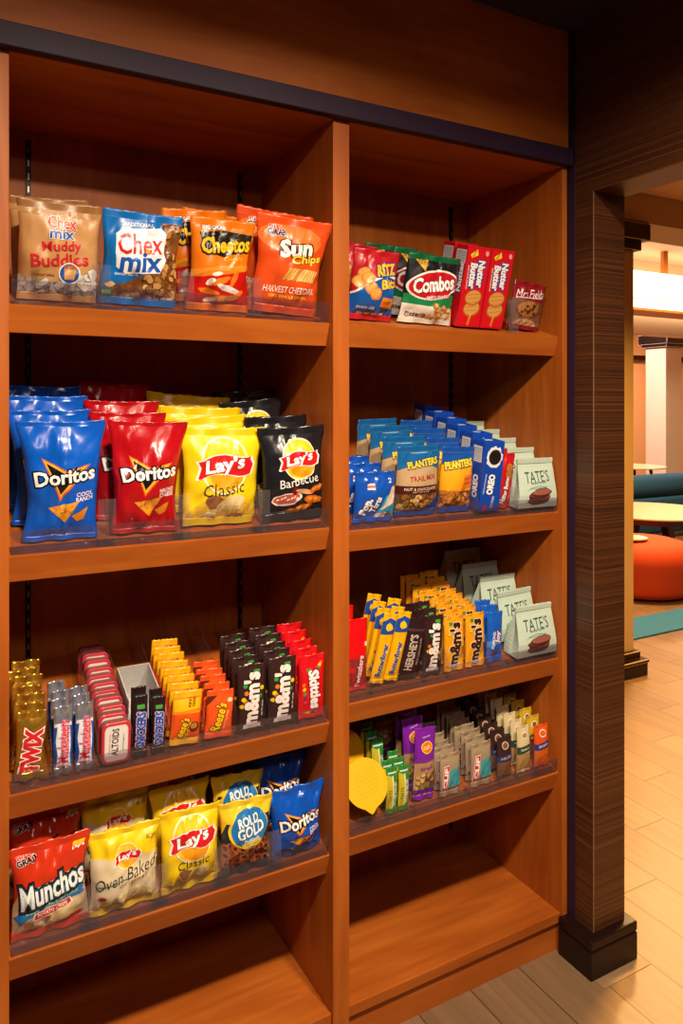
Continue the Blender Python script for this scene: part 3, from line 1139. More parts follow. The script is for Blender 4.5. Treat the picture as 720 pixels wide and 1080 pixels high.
def d_crisps(w=.137, h=.170):
    a = Art(w, h, 33)
    a.poly([(.02, 0), (1, 0), (1, .3), (.96, .62), (.9, .66), (.06, .56), (.0, .40)], '#c8b088')
    a.ell(.35, .16, .28, .12, '#e2cf9a', 8, 18, .08)
    a.ell(.66, .20, .26, .10, '#d8c088', -8, 18, .08)
    a.ell(.72, .10, .24, .05, '#b82a18', 14, 14, .1)
    a.ell(.30, .05, .22, .06, '#cdb27a', 4, 14, .1)
    a.ell(.93, .49, .07, .11, '#d9b46a', 0, 14, .08)
    a.text('BIG', .17, .905, .16, .05, '#e8322c', 14, .1, .03, '#f2e6da', .05)
    a.text('GRAB', .20, .855, .26, .075, '#16121a', 14, .1, .04, '#f2e6da', .05)
    a.ell(.86, .90, .08, .05, '#f2c21e', 10)
    a.text("Lay's", .86, .86, .16, .05, '#ffffff', 8, .1, .03, '#c41c24', .07)
    a.poly([(.02, .28), (.08, .34), (.06, .40), (.5, .42), (.92, .50), (.98, .44), (.94, .41), (.97, .36), (.5, .33), (.2, .28), (.1, .22)], '#2273b8')
    a.text('A LIGHT TASTING CRISPY SNACK!', .52, .375, .72, .045, '#b8e05a', 8, 0, .02)
    a.text('Munchos', .53, .54, .90, .30, '#eaf2f4', 9, .05, .03, '#123a4e', .07, '#101418', .12)
    a.poly([(.25, .25), (.27, .32), (.76, .37), (.80, .31), (.74, .28), (.30, .23)], '#e8ddd0')
    a.poly([(.27, .255), (.29, .31), (.75, .357), (.775, .31), (.73, .288), (.31, .243)], '#c32822')
    a.text('POTATO CRISPS', .52, .30, .40, .05, '#f6ece0', 6, 0, .02)
    return pillow('chip_bag', w, h, .055, a, '#c9351a', seal=.013, waist=.08, ear=.05, low=.6, seed=33, rough=.2)

def ring(a, cx, cy, r, col, hole, rot=0):
    a.ell(cx, cy, r, r * .82, col, rot, 16)
    a.ell(cx, cy, r * .58, r * .42, hole, rot, 12)

def d_pretzel(w=.116, h=.150):
    a = Art(w, h, 35)
    a.poly([(0, .0), (1, 0), (1, .62), (.94, .78), (.08, .74), (0, .60)], '#232c38')
    a.rect(0, .0, 1, .40, '#40200f')
    for k in range(54):
        ring(a, a.r.uniform(.05, .95), a.r.uniform(.12, .44), a.r.uniform(.07, .10), a.r.choice(['#a85a2a', '#b96a34', '#8f471e']), '#401d0c', a.r.uniform(0, 180))
    a.rect(0, 0, 1, .11, '#2a2d3a')
    a.text('TINY TWISTS', .5, .055, .66, .07, '#d8d4d0', 0, 0, .01)
    a.ell(.5, .645, .40, .325, '#f2cc2c', 8, 34)
    a.ell(.52, .645, .37, .31, '#1d76b8', 8, 34)
    a.text('ROLD', .50, .745, .42, .15, '#f4f6f4', 7, 0, .03, '#123a66', .04)
    a.text('GOLD', .54, .62, .56, .19, '#f4f6f4', 7, 0, .03, '#123a66', .04)
    a.text('Pretzels', .54, .51, .3, .06, '#d8e8f4', 7, .2)
    a.poly([(.34, .41), (.36, .47), (.74, .50), (.75, .44)], '#f3cf20')
    a.text('TINY TWISTS', .55, .455, .28, .035, '#403018', 4)
    return pillow('pretzel_bag', w, h, .05, a, '#eac726', seal=.014, waist=.09, ear=.07, low=.55, seed=35, sealcol=('#e6c22a', '#2a2d3a'))

def d_crackers(w=.122, h=.162):
    a = Art(w, h, 41)
    a.poly([(0, .0), (1, 0), (1, .60), (.7, .66), (.35, .55), (0, .35)], '#1258ae')
    a.poly([(0, .35), (.35, .55), (.7, .66), (1, .60), (1, .64), (.7, .69), (.33, .585), (0, .38)], '#f2ead8')
    for cx, cy in ((.22, .66), (.14, .54), (.36, .47), (.30, .60), (.46, .40)):
        a.ell(cx, cy, .13, .12, '#d98c3a', 0, 18, .05)
        a.ell(cx - .01, cy + .01, .10, .09, '#eaa854', 0, 16, .05)
    a.text('RITZ', .70, .74, .46, .21, '#f8c81e', 8, .05, .05, '#123c8a', .08)
    a.text('Bits', .78, .55, .42, .18, '#f8c81e', 8, .1, .04, '#123c8a', .07)
    a.poly([(.60, .22), (.64, .36), (.94, .34), (.90, .19)], '#ef8a1c')
    a.text('CHEESE', .77, .28, .24, .06, '#5a2408', 2)
    a.text('SNACK SIZE', .32, .19, .36, .05, '#e8eef8')
    for k in range(4):
        a.rect(.2 + k * .15, .06, .32 + k * .15, .12, '#d8d0d4')
    return pillow('cracker_bag', w, h, .05, a, '#b81c28', seal=.012, waist=.04, low=.6, seed=41)

def d_combo(w=.152, h=.165):
    a = Art(w, h, 43)
    a.poly([(0, 0), (1, 0), (1, .30), (0, .34)], '#e4ded0')
    a.poly([(0, .28), (1, .26), (1, .46), (0, .42)], '#178048')
    a.poly([(.3, 0), (.45, .14), (.7, .2), (1, .24), (1, 0)], '#e0cf9c')
    for cx, cy in ((.62, .21), (.74, .26), (.58, .28), (.86, .22), (.68, .15)):
        a.ell(cx, cy, .065, .05, '#b87632', 20, 12, .1)
        a.ell(cx + .012, cy + .012, .035, .025, '#e2bc78', 20, 10, .1)
    a.text('Pizzeria', .27, .135, .36, .07, '#26221c', 2, 0, .02)
    a.text('Pretzel', .27, .075, .32, .06, '#26221c', 2, 0, .01)
    a.poly([(.12, .93), (.38, .98), (.30, .76)], '#f2b21c')
    a.text('REAL', .25, .91, .15, .045, '#3a2208', 6)
    a.text('CHEESE', .26, .865, .18, .045, '#3a2208', 6)
    a.ell(.52, .58, .50, .235, '#f4efe8', 9, 40)
    a.ell(.52, .58, .465, .205, '#c81a26', 9, 40)
    a.text('Combos', .52, .595, .80, .24, '#ffffff', 9, .08, .035, '#7a0c14', .04)
    a.text('BAKED SNACKS', .60, .415, .42, .05, '#ffffff', 8, 0, .02, '#c81a26', .1)
    return pillow('snack_bag', w, h, .05, a, '#16181a', seal=.012, waist=.03, low=.6, seed=43, sealcol=('#14603a', '#d8d2c4'))

def d_peanutbox(w=.072, h=.198, t=.05):
    a = Art(w, h, 45)
    a.rect(.02, .02, .98, .98, '#d21420')
    a.poly([(.12, .90), (.40, .97), (.46, .90), (.2, .86)], '#f2d23a')
    a.text('Family', .3, .92, .26, .09, '#3a1a10', 70)
    a.ell(.83, .93, .07, .09, '#e8a0a4', 20)
    a.text('Nutter', .68, .67, .92, .30, '#f6f4f4', -88, .08, .05, '#1d3c8c', .10)
    a.text('Butter', .36, .64, .88, .30, '#f6f4f4', -88, .08, .05, '#1d3c8c', .10)
    a.text('PEANUT BUTTER SANDWICH', .14, .62, .80, .06, '#f4dcd8', -88)
    for cy in (.235, .375):
        a.ell(.52, cy, .36, .27, '#a8682a', 12, 24)
        a.ell(.52, cy + .006, .32, .23, '#d89a4e', 12, 24)
    for k in range(5):
        a.poly([(.28, .20 + k * .05), (.76, .225 + k * .05), (.76, .231 + k * .05), (.28, .206 + k * .05)], '#b0722e')
    a.text('COOKIES', .48, .10, .4, .08, '#f4c83a', 80)
    s = Art(t, h, 46)
    s.text('Nutter', .66, .62, 1.5, .36, '#f6f4f4', 90, 0, .04, '#1d3c8c', .08)
    s.text('Butter', .28, .58, 1.4, .34, '#f6f4f4', 90, 0, .04, '#1d3c8c', .08)
    s.rect(.1, .78, .9, .95, '#dcd8e0')
    for k in range(6):
        s.rect(.16, .80 + k * .024, .84, .807 + k * .024, '#6a6a78')
    return carton('cookie_box', w, h, t, a, '#c4121e', s)

def d_cookiepack(w=.108, h=.122):
    a = Art(w, h, 47)
    a.poly([(0, 0), (1, 0), (1, .60), (0, .64)], '#7a5242')
    a.ell(.5, .42, .38, .22, '#6a3a1e', 0, 26, .04)
    a.ell(.5, .44, .34, .19, '#a8703e', 0, 26, .05)
    for _ in range(14):
        a.ell(a.r.uniform(.25, .75), a.r.uniform(.34, .54), .04, .03, '#43200f', a.r.uniform(0, 90), 8, .2)
    a.ell(.5, .14, .40, .16, '#8a5a3c', 0, 22, .05)
    a.ell(.5, .12, .36, .12, '#c49a72', 0, 22, .05)
    a.text('Mrs.Fields', .5, .76, .82, .20, '#f6e6e4', 6, .3, .0)
    a.poly([(.1, .645), (.86, .69), (.86, .70), (.1, .66)], '#f6e6e4')
    return pillow('cookie_pack', w, h, .035, a, '#8a1420', seal=.011, waist=.03, low=.55, seed=47)

def d_pastry(w=.110, h=.118):
    a = Art(w, h, 51)
    a.poly([(.45, 0), (1, 0), (1, .62), (.72, .52)], '#2aa0c8')
    a.poly([(.62, .24), (.95, .36), (1, .70), (.90, .70)], '#d8b898')
    a.poly([(.66, .26), (.93, .37), (.96, .58)], '#efe0d4')
    a.ell(.70, .13, .16, .07, '#e6d8d4', 10, 14, .1)
    a.ell(.86, .12, .1, .05, '#6a4a44', 0, 12, .1)
    a.rect(.26, .66, .44, .78, '#e8dcdc')
    a.rect(.26, .70, .44, .74, '#c85a5a')
    a.text('Pop.', .27, .32, .38, .27, '#f4f6fa', 72, 0, .06, '#123a7a', .06)
    a.text('Tarts', .48, .36, .36, .16, '#f4f6fa', 72, 0, .04, '#123a7a', .06)
    a.text('2', .84, .82, .08, .10, '#dfe8f8')
    return pillow('pastry_pack', w, h, .032, a, '#1450b4', seal=.011, waist=.02, low=.5, seed=51, rough=.22)

def arch(a, y0, y1, col, n=10):
    pts = [(1, 1), (0, 1)] + [(k / n, y0 + (y1 - y0) * math.sin(math.pi * (.15 + .7 * k / n))) for k in range(n + 1)]
    a.poly(pts, col)

def nuts(a, y0, y1, n, cols, edge):
    a.bits(.06, y0, .94, y1, n, .065, .048, cols, .15, edge, 10)

def d_trail(w=.122, h=.172):
    a = Art(w, h, 53)
    a.rect(0, 0, 1, .34, '#5a4028')
    nuts(a, .08, .30, 60, ['#c49a5c', '#a8743a', '#d8b478', '#8a5a2a', '#e0c088'], '#4a2e16')
    for _ in range(9):
        a.ell(a.r.uniform(.1, .9), a.r.uniform(.12, .30), .035, .03, a.r.choice(['#3f9a3a', '#c8321e', '#e8b21c', '#e8761a']), 0, 10)
    a.poly([(.55, .0), (1, .0), (1, .30), (.62, .06)], '#123a8a')
    a.poly([(.02, .0), (1, .0), (1, .05), (.02, .05)], '#123f8c')
    for k in range(3):
        a.rect(.62 + k * .12, .03, .71 + k * .12, .09, '#d0c4cc')
    a.rect(0, .34, 1, .45, '#4a1a18')
    a.text('NUT & CHOCOLATE', .5, .405, .74, .055, '#f0dcc4', 0, 0, .01)
    a.text('NET WT 6 OZ', .5, .365, .4, .03, '#d8b8a0', 0)
    arch(a, .60, .74, '#14609e')
    a.text('PLANTERS', .57, .755, .74, .14, '#f6d21e', 7, .0, .04, '#0e2c5e', .07)
    a.text('TRAIL MIX', .55, .555, .62, .10, '#a8322c', 4, 0, .01)
    a.text('resealable', .5, .90, .4, .03, '#9ac0e0')
    a.ell(.88, .955, .03, .03, '#0c2a52')
    return pillow('nut_pouch', w, h, .042, a, '#b79a72', seal=.014, waist=.02, low=.75, seed=53, sealcol=('#14609e', '#123f8c'), rough=.3, wr=.7)

def d_nuts(w=.104, h=.168):
    a = Art(w, h, 55)
    a.rect(0, 0, 1, .34, '#7a3f14')
    nuts(a, .07, .34, 54, ['#d08a3a', '#b8722a', '#e0a050', '#c47c30'], '#6a3610')
    a.poly([(0, 0), (1, 0), (1, .08), (0, .02)], '#123f9a')
    for k in range(3):
        a.rect(.52 + k * .13, .03, .62 + k * .13, .08, '#c8c4d4')
    arch(a, .68, .80, '#1450a8')
    a.poly([(.55, .36), (.62, .56), (.95, .60), (.95, .40)], '#e8761a')
    a.text('HONEY', .78, .52, .28, .06, '#7a2a10', 4)
    a.text('ROASTED', .78, .455, .30, .06, '#7a2a10', 4)
    a.text('PLANTERS', .5, .745, .86, .19, '#f8d81e', 7, 0, .05, '#0e2c5e', .08)
    return pillow('nut_pouch', w, h, .042, a, '#f0a81c', seal=.014, waist=.02, low=.75, seed=55, sealcol=('#1450a8', '#123f9a'), rough=.3, wr=.7)

def d_sandwichbox(w=.064, h=.178, t=.05):
    a = Art(w, h, 57)
    a.rect(.02, .01, .98, .99, '#1246b0')
    a.ell(.55, .78, .40, .40, '#e8ecf4', 0, 24, .16)
    a.ell(.56, .78, .31, .31, '#3a3432', 0, 26)
    a.ell(.56, .78, .27, .27, '#1c1716', 0, 26)
    for k in range(9):
        t2 = 2 * math.pi * k / 9
        a.ell(.56 + .19 * math.cos(t2), .78 + .19 * .41 * math.sin(t2), .03, .03, '#3a3432', 0, 8)
    a.text('OREO', .46, .39, .82, .34, '#ffffff', 84, 0, .06, '#0c2a78', .05)
    a.text('CHOCOLATE SANDWICH', .16, .40, .8, .07, '#dfe8fa', 84)
    a.text('COOKIES', .6, .13, .5, .12, '#c8d8f4', 80)
    a.poly([(.08, .02), (.3, .10), (.34, .02)], '#c81c30')
    s = Art(t, h, 58)
    s.rect(.16, .70, .84, .93, '#dfe4ee')
    for k in range(7):
        s.rect(.22, .72 + k * .028, .78, .73 + k * .028, '#8a94a8')
    s.text('OREO', .5, .35, 1.2, .4, '#ffffff', 90, 0, .05)
    tp = Art(w, t, 59)
    tp.ell(.45, .45, .2, .12, '#e8ecf4')
    return carton('cookie_box', w, h, t, a, '#1148b8', s, tp)

def d_redpack(w=.05, h=.152):
    a = Art(w, h, 61)
    for cy in (.62, .74):
        a.ell(.55, cy, .26, .24, '#b87632', 0, 18, .03)
    a.poly([(.34, .40), (.6, .40), (.66, .60), (.44, .60)], '#d08a3a')
    a.text('Nutter Butter', .40, .34, 1.55, .28, '#f6f0f0', 86, .1, .04, '#3c1030', .07)
    a.text('PEANUT', .76, .28, .7, .08, '#f4d0c8', 86)
    return pillow('cookie_pack', w, h, .024, a, '#c01822', seal=.012, waist=.02, low=.5, seed=61, e=.4)

def d_tate(w, h, t, seed=63):
    a = Art(w, h, seed)
    a.text("TATE'S", .5, .70, .66, .22, '#1f4a3c', 2, 0, .0)
    a.text('BAKE SHOP', .52, .565, .40, .04, '#3f6a5a', 2)
    pts = [(.2 + .6 * k / 16, .40 + .10 * math.sin(math.pi * k / 16)) for k in range(17)]
    a.poly(pts + [(x, y - .012) for x, y in reversed(pts)], '#5f9a84')
    a.text('CHOCOLATE CHIP COOKIES', .5, .45, .46, .03, '#4f8a76', 2)
    for k, (cx, cy) in enumerate(((.50, .17), (.54, .23), (.50, .29), (.58, .345))):
        a.ell(cx, cy, .27, .085, '#4a2018', 3, 20, .06)
        a.ell(cx, cy + .015, .25, .06, ['#7a3a30', '#8a463a', '#7a3a30', '#9c5a4a'][k], 3, 20, .06)
    return gusset_bag('cookie_bag', w, h, t, a, '#c3d8c6')

def bar(name, w, h, t, base, draw, seed, seal=.011, metal_seal=None, rough=.28, wr=.8, e=.36):
    a = Art(w, h, seed)
    draw(a)
    return pillow(name, w, h, t, a, base, seal=seal, e=e, waist=.03, low=.5, wr=wr, seed=seed, sealcol=metal_seal, rough=rough)

def d_gold():
    def f(a):
        a.text('TWIX', .52, .42, 1.6, .62, '#d0202a', 84, .0, .06, '#f2e8d8', .06, '#8a1a1c', .10)
    return bar('candy_bar', .052, .126, .019, 'M#c99a34', f, 71, wr=2.2)
def d_silver():
    def f(a):
        a.rect(.04, .10, .96, .76, '#dfe0ea')
        a.poly([(0, .12), (0, .70), (.2, .72), (.12, .5), (.2, .3), (.1, .12)], '#2a4f9c')
        a.poly([(1, .12), (1, .70), (.86, .72), (.9, .5), (.84, .3), (.92, .12)], '#2a4f9c')
        a.text('3 Musketeers', .50, .44, 2.7, .58, '#d0283c', 88, 0, .03, '#f4f4fa', .02, '#243f90', .05)
    return bar('candy_bar', .034, .128, .018, 'M#b8c0d0', f, 73, wr=1.8)
def d_brownbar():
    def f(a):
        a.rect(.02, .20, .98, .86, '#2b1620')
        a.rect(.28, .80, .78, .86, '#3f9a3a')
        a.text('SNICKERS', .5, .46, 2.35, .62, '#2a4aa8', 88, .1, .06, '#e8ecf8', .035, '#a82a3c', .07)
    return bar('candy_bar', .030, .120, .02, '#24141a', f, 75)
def d_kingsize():
    def f(a):
        a.rect(0, 0, 1, .60, '#e2531a')
        a.poly([(0, .58), (1, .63), (1, .68), (0, .63)], '#f0841e')
        a.rect(.0, .86, 1, .93, '#ee7a1c')
        a.text('KING', .58, .80, .30, .10, '#6a3408', 84, 0, .03)
        a.text('SIZE', .72, .80, .30, .10, '#6a3408', 84, 0, .03)
        a.text("Reese's", .34, .30, .82, .30, '#f6c81c', 74, .1, .03, '#6a2a0c', .07)
        a.text('BIG CUP', .56, .26, .62, .13, '#f6c81c', 74, .1, .03, '#6a2a0c', .07)
        a.ell(.76, .34, .17, .17, '#5a2c14', 0, 18, .05)
        a.ell(.75, .36, .12, .10, '#b87a3c', 0, 16, .05)
    return bar('candy_bar', .062, .108, .019, '#f2b414', f, 77)
def d_orangebar():
    def f(a):
        a.poly([(0, .70), (.45, .92), (0, .96)], '#5a2410')
        a.text("Reese's", .44, .44, 1.0, .38, '#f6c81c', 76, .12, .03, '#5a240c', .06)
        a.text('PEANUT BUTTER', .72, .36, .72, .06, '#f2d8a0', 80)
        a.ell(.85, .78, .10, .07, '#e8d0b0')
    return bar('candy_bar', .060, .098, .019, '#e8551c', f, 79)
def drops(a, x0, y0, x1, y1, n, cols, r=.085):
    for _ in range(n):
        x, y = a.r.uniform(x0, x1), a.r.uniform(y0, y1)
        c = a.r.choice(cols)
        a.ell(x, y, r, r * .9, '#1c120e', 0, 14)
        a.ell(x, y + .003, r * .92, r * .82, c, 0, 14)
CANDY = ['#d2382a', '#2f9a44', '#e8c21e', '#2a78c8', '#e8761e']
def mm(base, ink, halo, seed, w=.064, h=.142):
    def f(a):
        drops(a, .12, .25, .86, .75, 9, CANDY if base != '#f0a21a' else ['#e8b81c', '#f0d040', '#2f9a44', '#2a78c8', '#f2c81c'])
        a.rect(.55, .86, .78, .92, '#3f9a3a') if base != '#f0a21a' else a.rect(.22, .84, .42, .90, '#3f8a3a')
        a.text("m&m's", .46, .50, 1.75, .58, ink, 86, 0, .05, halo, .035)
        a.text('NET WT 1.69 OZ', .86, .34, .5, .05, ink, 86)
        a.rect(.2, .06, .8, .12, '#c8c0c4')
    return bar('candy_pouch', w, h, .019, base, f, seed, wr=1.4)
def d_rainbow():
    def f(a):
        for k, c in enumerate(('#f0781e', '#f2c81c', '#3f9a3a', '#5a2a80', '#e83a4a')):
            a.ell(.16 + .02 * k, .55 - .07 * k, .07, .05, c, 60, 12)
            a.ell(.82 - .05 * k, .86 - .03 * k, .075, .05, c, 30, 12)
            a.ell(.3 + .09 * k, .09, .06, .04, c, 0, 12)
        a.rect(.26, .74, .44, .80, '#3f9a3a')
        a.text('Skittles', .58, .46, 1.35, .42, '#f6f2f2', -84, .1, .05, '#a01018', .06)
    return bar('candy_pouch', .064, .138, .021, '#d0121c', f, 83, wr=1.1)
def d_licorice():
    def f(a):
        a.rect(0, 0, 1, .46, '#7a3034')
        for k in range(4):
            a.rect(.14 + k * .2, .04, .28 + k * .2, .44, '#a0262c')
        a.text('Twizzlers', .62, .26, 1.3, .22, '#f2dede', 86, .1, .03)
        a.ell(.3, .3, .12, .1, '#d01a20', 0, 14)
        a.rect(.82, .62, .95, .68, '#e0c8c8')
    return bar('licorice_pack', .062, .166, .022, '#d80f14', f, 85)
def d_yellowbar():
    def f(a):
        a.poly([(0, .70), (1, .72), (1, .90), (.5, .94), (0, .88)], '#1d4a9c')
        a.ell(.5, .81, .30, .24, '#f2c41c', 20, 9, .35)
        a.text('Butterfinger', .48, .34, 2.15, .52, '#1d4a9c', 88, .05, .04, '#f6e2a0', .02)
    return bar('candy_bar', .037, .166, .02, '#f2b40f', f, 87)
def d_chocobar():
    def f(a):
        a.rect(.0, .78, 1, .82, '#4a3438')
        a.text("HERSHEY'S", .42, .42, 1.5, .40, '#c8b8ac', 88, 0, .03)
        a.text('MILK CHOCOLATE', .80, .44, 1.1, .10, '#a89488', 88)
    return bar('candy_bar', .058, .142, .018, '#2e1a1c', f, 89)
def d_bluebar():
    def f(a):
        a.poly([(0, .3), (1, .4), (1, .52), (0, .42)], '#4a8ad8')
        a.text('Joy', .62, .50, .62, .36, '#eef0f8', 84, .1, .04, '#8a1c2c', .08)
        a.text('ALMOND', .32, .44, .90, .18, '#eef0f8', 84, 0, .03)
        a.ell(.5, .16, .24, .12, '#6a3a1e', 30, 14, .08)
    return bar('candy_bar', .050, .128, .021, '#1a5cc4', f, 91, wr=1.2)

def d_greenbar():
    def f(a):
        a.poly([(0, 0), (.5, 0), (.45, .8), (0, .85)], '#c8b82a')
        a.poly([(.5, .0), (.62, .0), (.58, .82), (.46, .80)], '#e8e0b0')
        a.text('NATURE VALLEY', .72, .42, 2.0, .26, '#eef4e0', 88, 0, .02)
        a.text('OATS', .26, .4, 1.0, .24, '#4a6a1a', 88, 0, .02)
        a.rect(.1, .86, .9, .92, '#cfe0f0')
    return bar('snack_bar', .031, .114, .016, '#2f8a30', f, 93)
def d_purple():
    def f(a):
        a.rect(0, 0, 1, .56, '#b08a62')
        a.poly([(0, .52), (1, .56), (1, .60), (0, .57)], '#7a2a92')
        a.bits(.1, .16, .9, .36, 22, .10, .075, ['#8a9a3a', '#c8a05a', '#6a4428', '#d8b47a', '#9a5a3a'], .2, '#4a2e1a')
        a.rect(0, .08, 1, .15, '#5a1c8a')
        a.text('trail', .5, .46, .56, .16, '#7a2a92', 8, .1, .02)
        a.ell(.5, .74, .27, .24, '#f0c83a', 0, 26)
        a.ell(.5, .74, .23, .20, '#e07a1c', 0, 26)
        a.text("Cali's", .5, .74, .34, .14, '#f8e0a0', 8, .1, .03)
        a.text('DRIED FRUIT', .5, .88, .40, .05, '#e8d0f0', 4)
    return bar('snack_pouch', .060, .172, .026, '#7a1fa8', f, 95, wr=1.2, e=.6)
def d_climb(seed=97, w=.062, h=.102):
    def f(a):
        a.rect(0, .0, 1, .17, '#8a4a2a')
        a.poly([(.38, .16), (1, .18), (1, .66), (.42, .58)], '#3aa0b0')
        a.ell(.86, .56, .06, .06, '#c8321e', 0, 10)
        a.poly([(.04, .10), (.30, .12), (.42, .74), (.16, .72)], '#e8e0d4')
        a.poly([(.06, .12), (.29, .14), (.40, .72), (.18, .70)], '#c41f28')
        a.text('CLIF', .235, .43, .82, .17, '#f8f4f0', 82, 0, .05)
        a.text('CHOCOLATE CHIP', .56, .09, .6, .06, '#f0dcc8', 2)
    return bar('energy_bar', w, h, .017, '#a08c70', f, seed, wr=1.3)
def d_smallbox(base, band, ink, lower, seed, w, h, word):
    def f(a):
        a.rect(0, 0, 1, .42, lower)
        a.poly([(0, .40), (1, .46), (1, .62), (0, .56)], band)
        a.text(word, .5, .51, .66, .13, ink, 4, 0, .03)
        a.ell(.5, .80, .24, .20, ink, 0, 18)
        a.ell(.5, .80, .18, .14, lower, 0, 16)
    return bar('snack_bar', w, h, .021, base, f, seed, seal=.008, wr=.7)

def d_tin():
    """hinged mint tin standing on end, lid to the front"""
    w, h, t = .056, .080, .019
    sl = Slots(.3, .05)
    def rr(w, h, r, n=5):
        pts = []
        for cx, cy, a0 in ((w / 2 - r, h - r, 0), (-w / 2 + r, h - r, 90), (-w / 2 + r, r, 180), (w / 2 - r, r, 270)):
            for k in range(n + 1):
                t2 = rad(a0 + 90 * k / n)
                pts.append((cx + r * math.cos(t2), cy + r * math.sin(t2)))
        return pts
    def slab(y0, y1, inset, slots, col, mets):
        V, F, MI = [], [], []
        p = rr(w, h, .012)
        p2 = [(x * (1 - 2 * inset / w), .5 * h + (y - .5 * h) * (1 - 2 * inset / h)) for x, y in p]
        n = len(p)
        rings = [(p2, y0), (p, y0 + .0015 if y0 < y1 else y0), (p, y1)]
        for ring_, yy in rings:
            V += [(x, yy, z) for x, z in ring_]
        for r_ in range(2):
            for k in range(n):
                F.append([r_ * n + k, r_ * n + (k + 1) % n, (r_ + 1) * n + (k + 1) % n, (r_ + 1) * n + k])
                MI.append(slots(col))
        F.append(list(range(n))[::-1][::-1])
        MI.append(slots(col))
        F.append([2 * n + k for k in range(n)][::-1])
        MI.append(slots(col))
        return V, F, MI
    sb = Slots(.3, .05)
    V, F, MI = slab(-t / 2 + .006, t / 2, .0008, sb, 'M#a8a49c', None)
    root = build_mesh('mint_tin', V, F, MI, sb.mats, None, False)
    V, F, MI = slab(-t / 2, -t / 2 + .007, .0015, sl, '#b8323c', None)
    a = Art(w, h, 99)
    q = rr(.80, .86, .14)
    a.poly([(.5 + x, .07 + y) for x, y in q], '#e8b8b4')
    q = rr(.74, .82, .12)
    a.poly([(.5 + x, .09 + y) for x, y in q], '#e4ddd8')
    a.text('ALTOIDS', .46, .53, .94, .24, '#26201e', 88, 0, .03)
    a.text('PEPPERMINT', .74, .5, .6, .06, '#5a8aa0', 88)
    a.text('CURIOUSLY STRONG', .28, .5, .7, .05, '#8a6a62', 88)
    emit(a, lambda x, y, e: (x, -t / 2 - e, y), [-w / 2 + .002, w / 2 - .002], [.002, h - .002], V, F, MI, sl, .0002, .00005)
    build_mesh('lid', V, F, MI, sl.mats, root, False)
    return root

def d_cup():
    """white pot lying tipped towards the front, sealed with a yellow foil lid that has a pull tab"""
    r, hh = .056, .062
    bm = bmesh.new()
    add_lathe(bm, [(r * .66, 0), (r * .72, .003), (r * .90, hh - .004), (r * .98, hh - .003), (r * .98, hh)], 40)
    root = finish(bm, 'snack_cup', plain('white_pot', '#cfd0dc', .4), None, True)
    bm = bmesh.new()
    add_lathe(bm, [(r * .735, .0045 + .02), (r * .80, .05 - .004)], 40, capped=False)
    finish(bm, 'paper_sleeve', plain('navy_sleeve', '#27356e', .5), root, True)
    bm = bmesh.new()
    n = 48
    pts = []
    for k in range(n):
        a = 2 * math.pi * k / n
        q = r * 1.03
        if abs(math.degrees(a) - 270) < 16:
            q *= 1.0 + .20 * (1 - abs(math.degrees(a) - 270) / 16)
        pts.append((q * math.cos(a), q * math.sin(a)))
    lo = [bm.verts.new((x, y, hh + .0004)) for x, y in pts]
    up = [bm.verts.new((x, y, hh + .0014)) for x, y in pts]
    bm.faces.new(up)
    bm.faces.new(lo[::-1])
    for k in range(n):
        bm.faces.new((lo[k], lo[(k + 1) % n], up[(k + 1) % n], up[k]))
    sl = Slots(.35, .3)
    sl('#f0b412')
    me_v = [tuple(v.co) for v in bm.verts]
    bm.verts.index_update()
    me_f = [[v.index for v in f.verts] for f in bm.faces]
    bm.free()
    MI = [0] * len(me_f)
    a = Art(2 * r, 2 * r, 101)
    for j in range(7):
        a.text('- - - - - - - -', .5, .26 + .08 * j, .62 - .05 * abs(j - 3), .012, '#d88a1c', 12)
    emit(a, lambda x, y, e: (x, y - r, hh + .0014 + e), [-r, r], [0, 2 * r], me_v, me_f, MI, sl, .0002, .00004)
    build_mesh('foil_lid', me_v, me_f, MI, sl.mats, root, False)
    return root

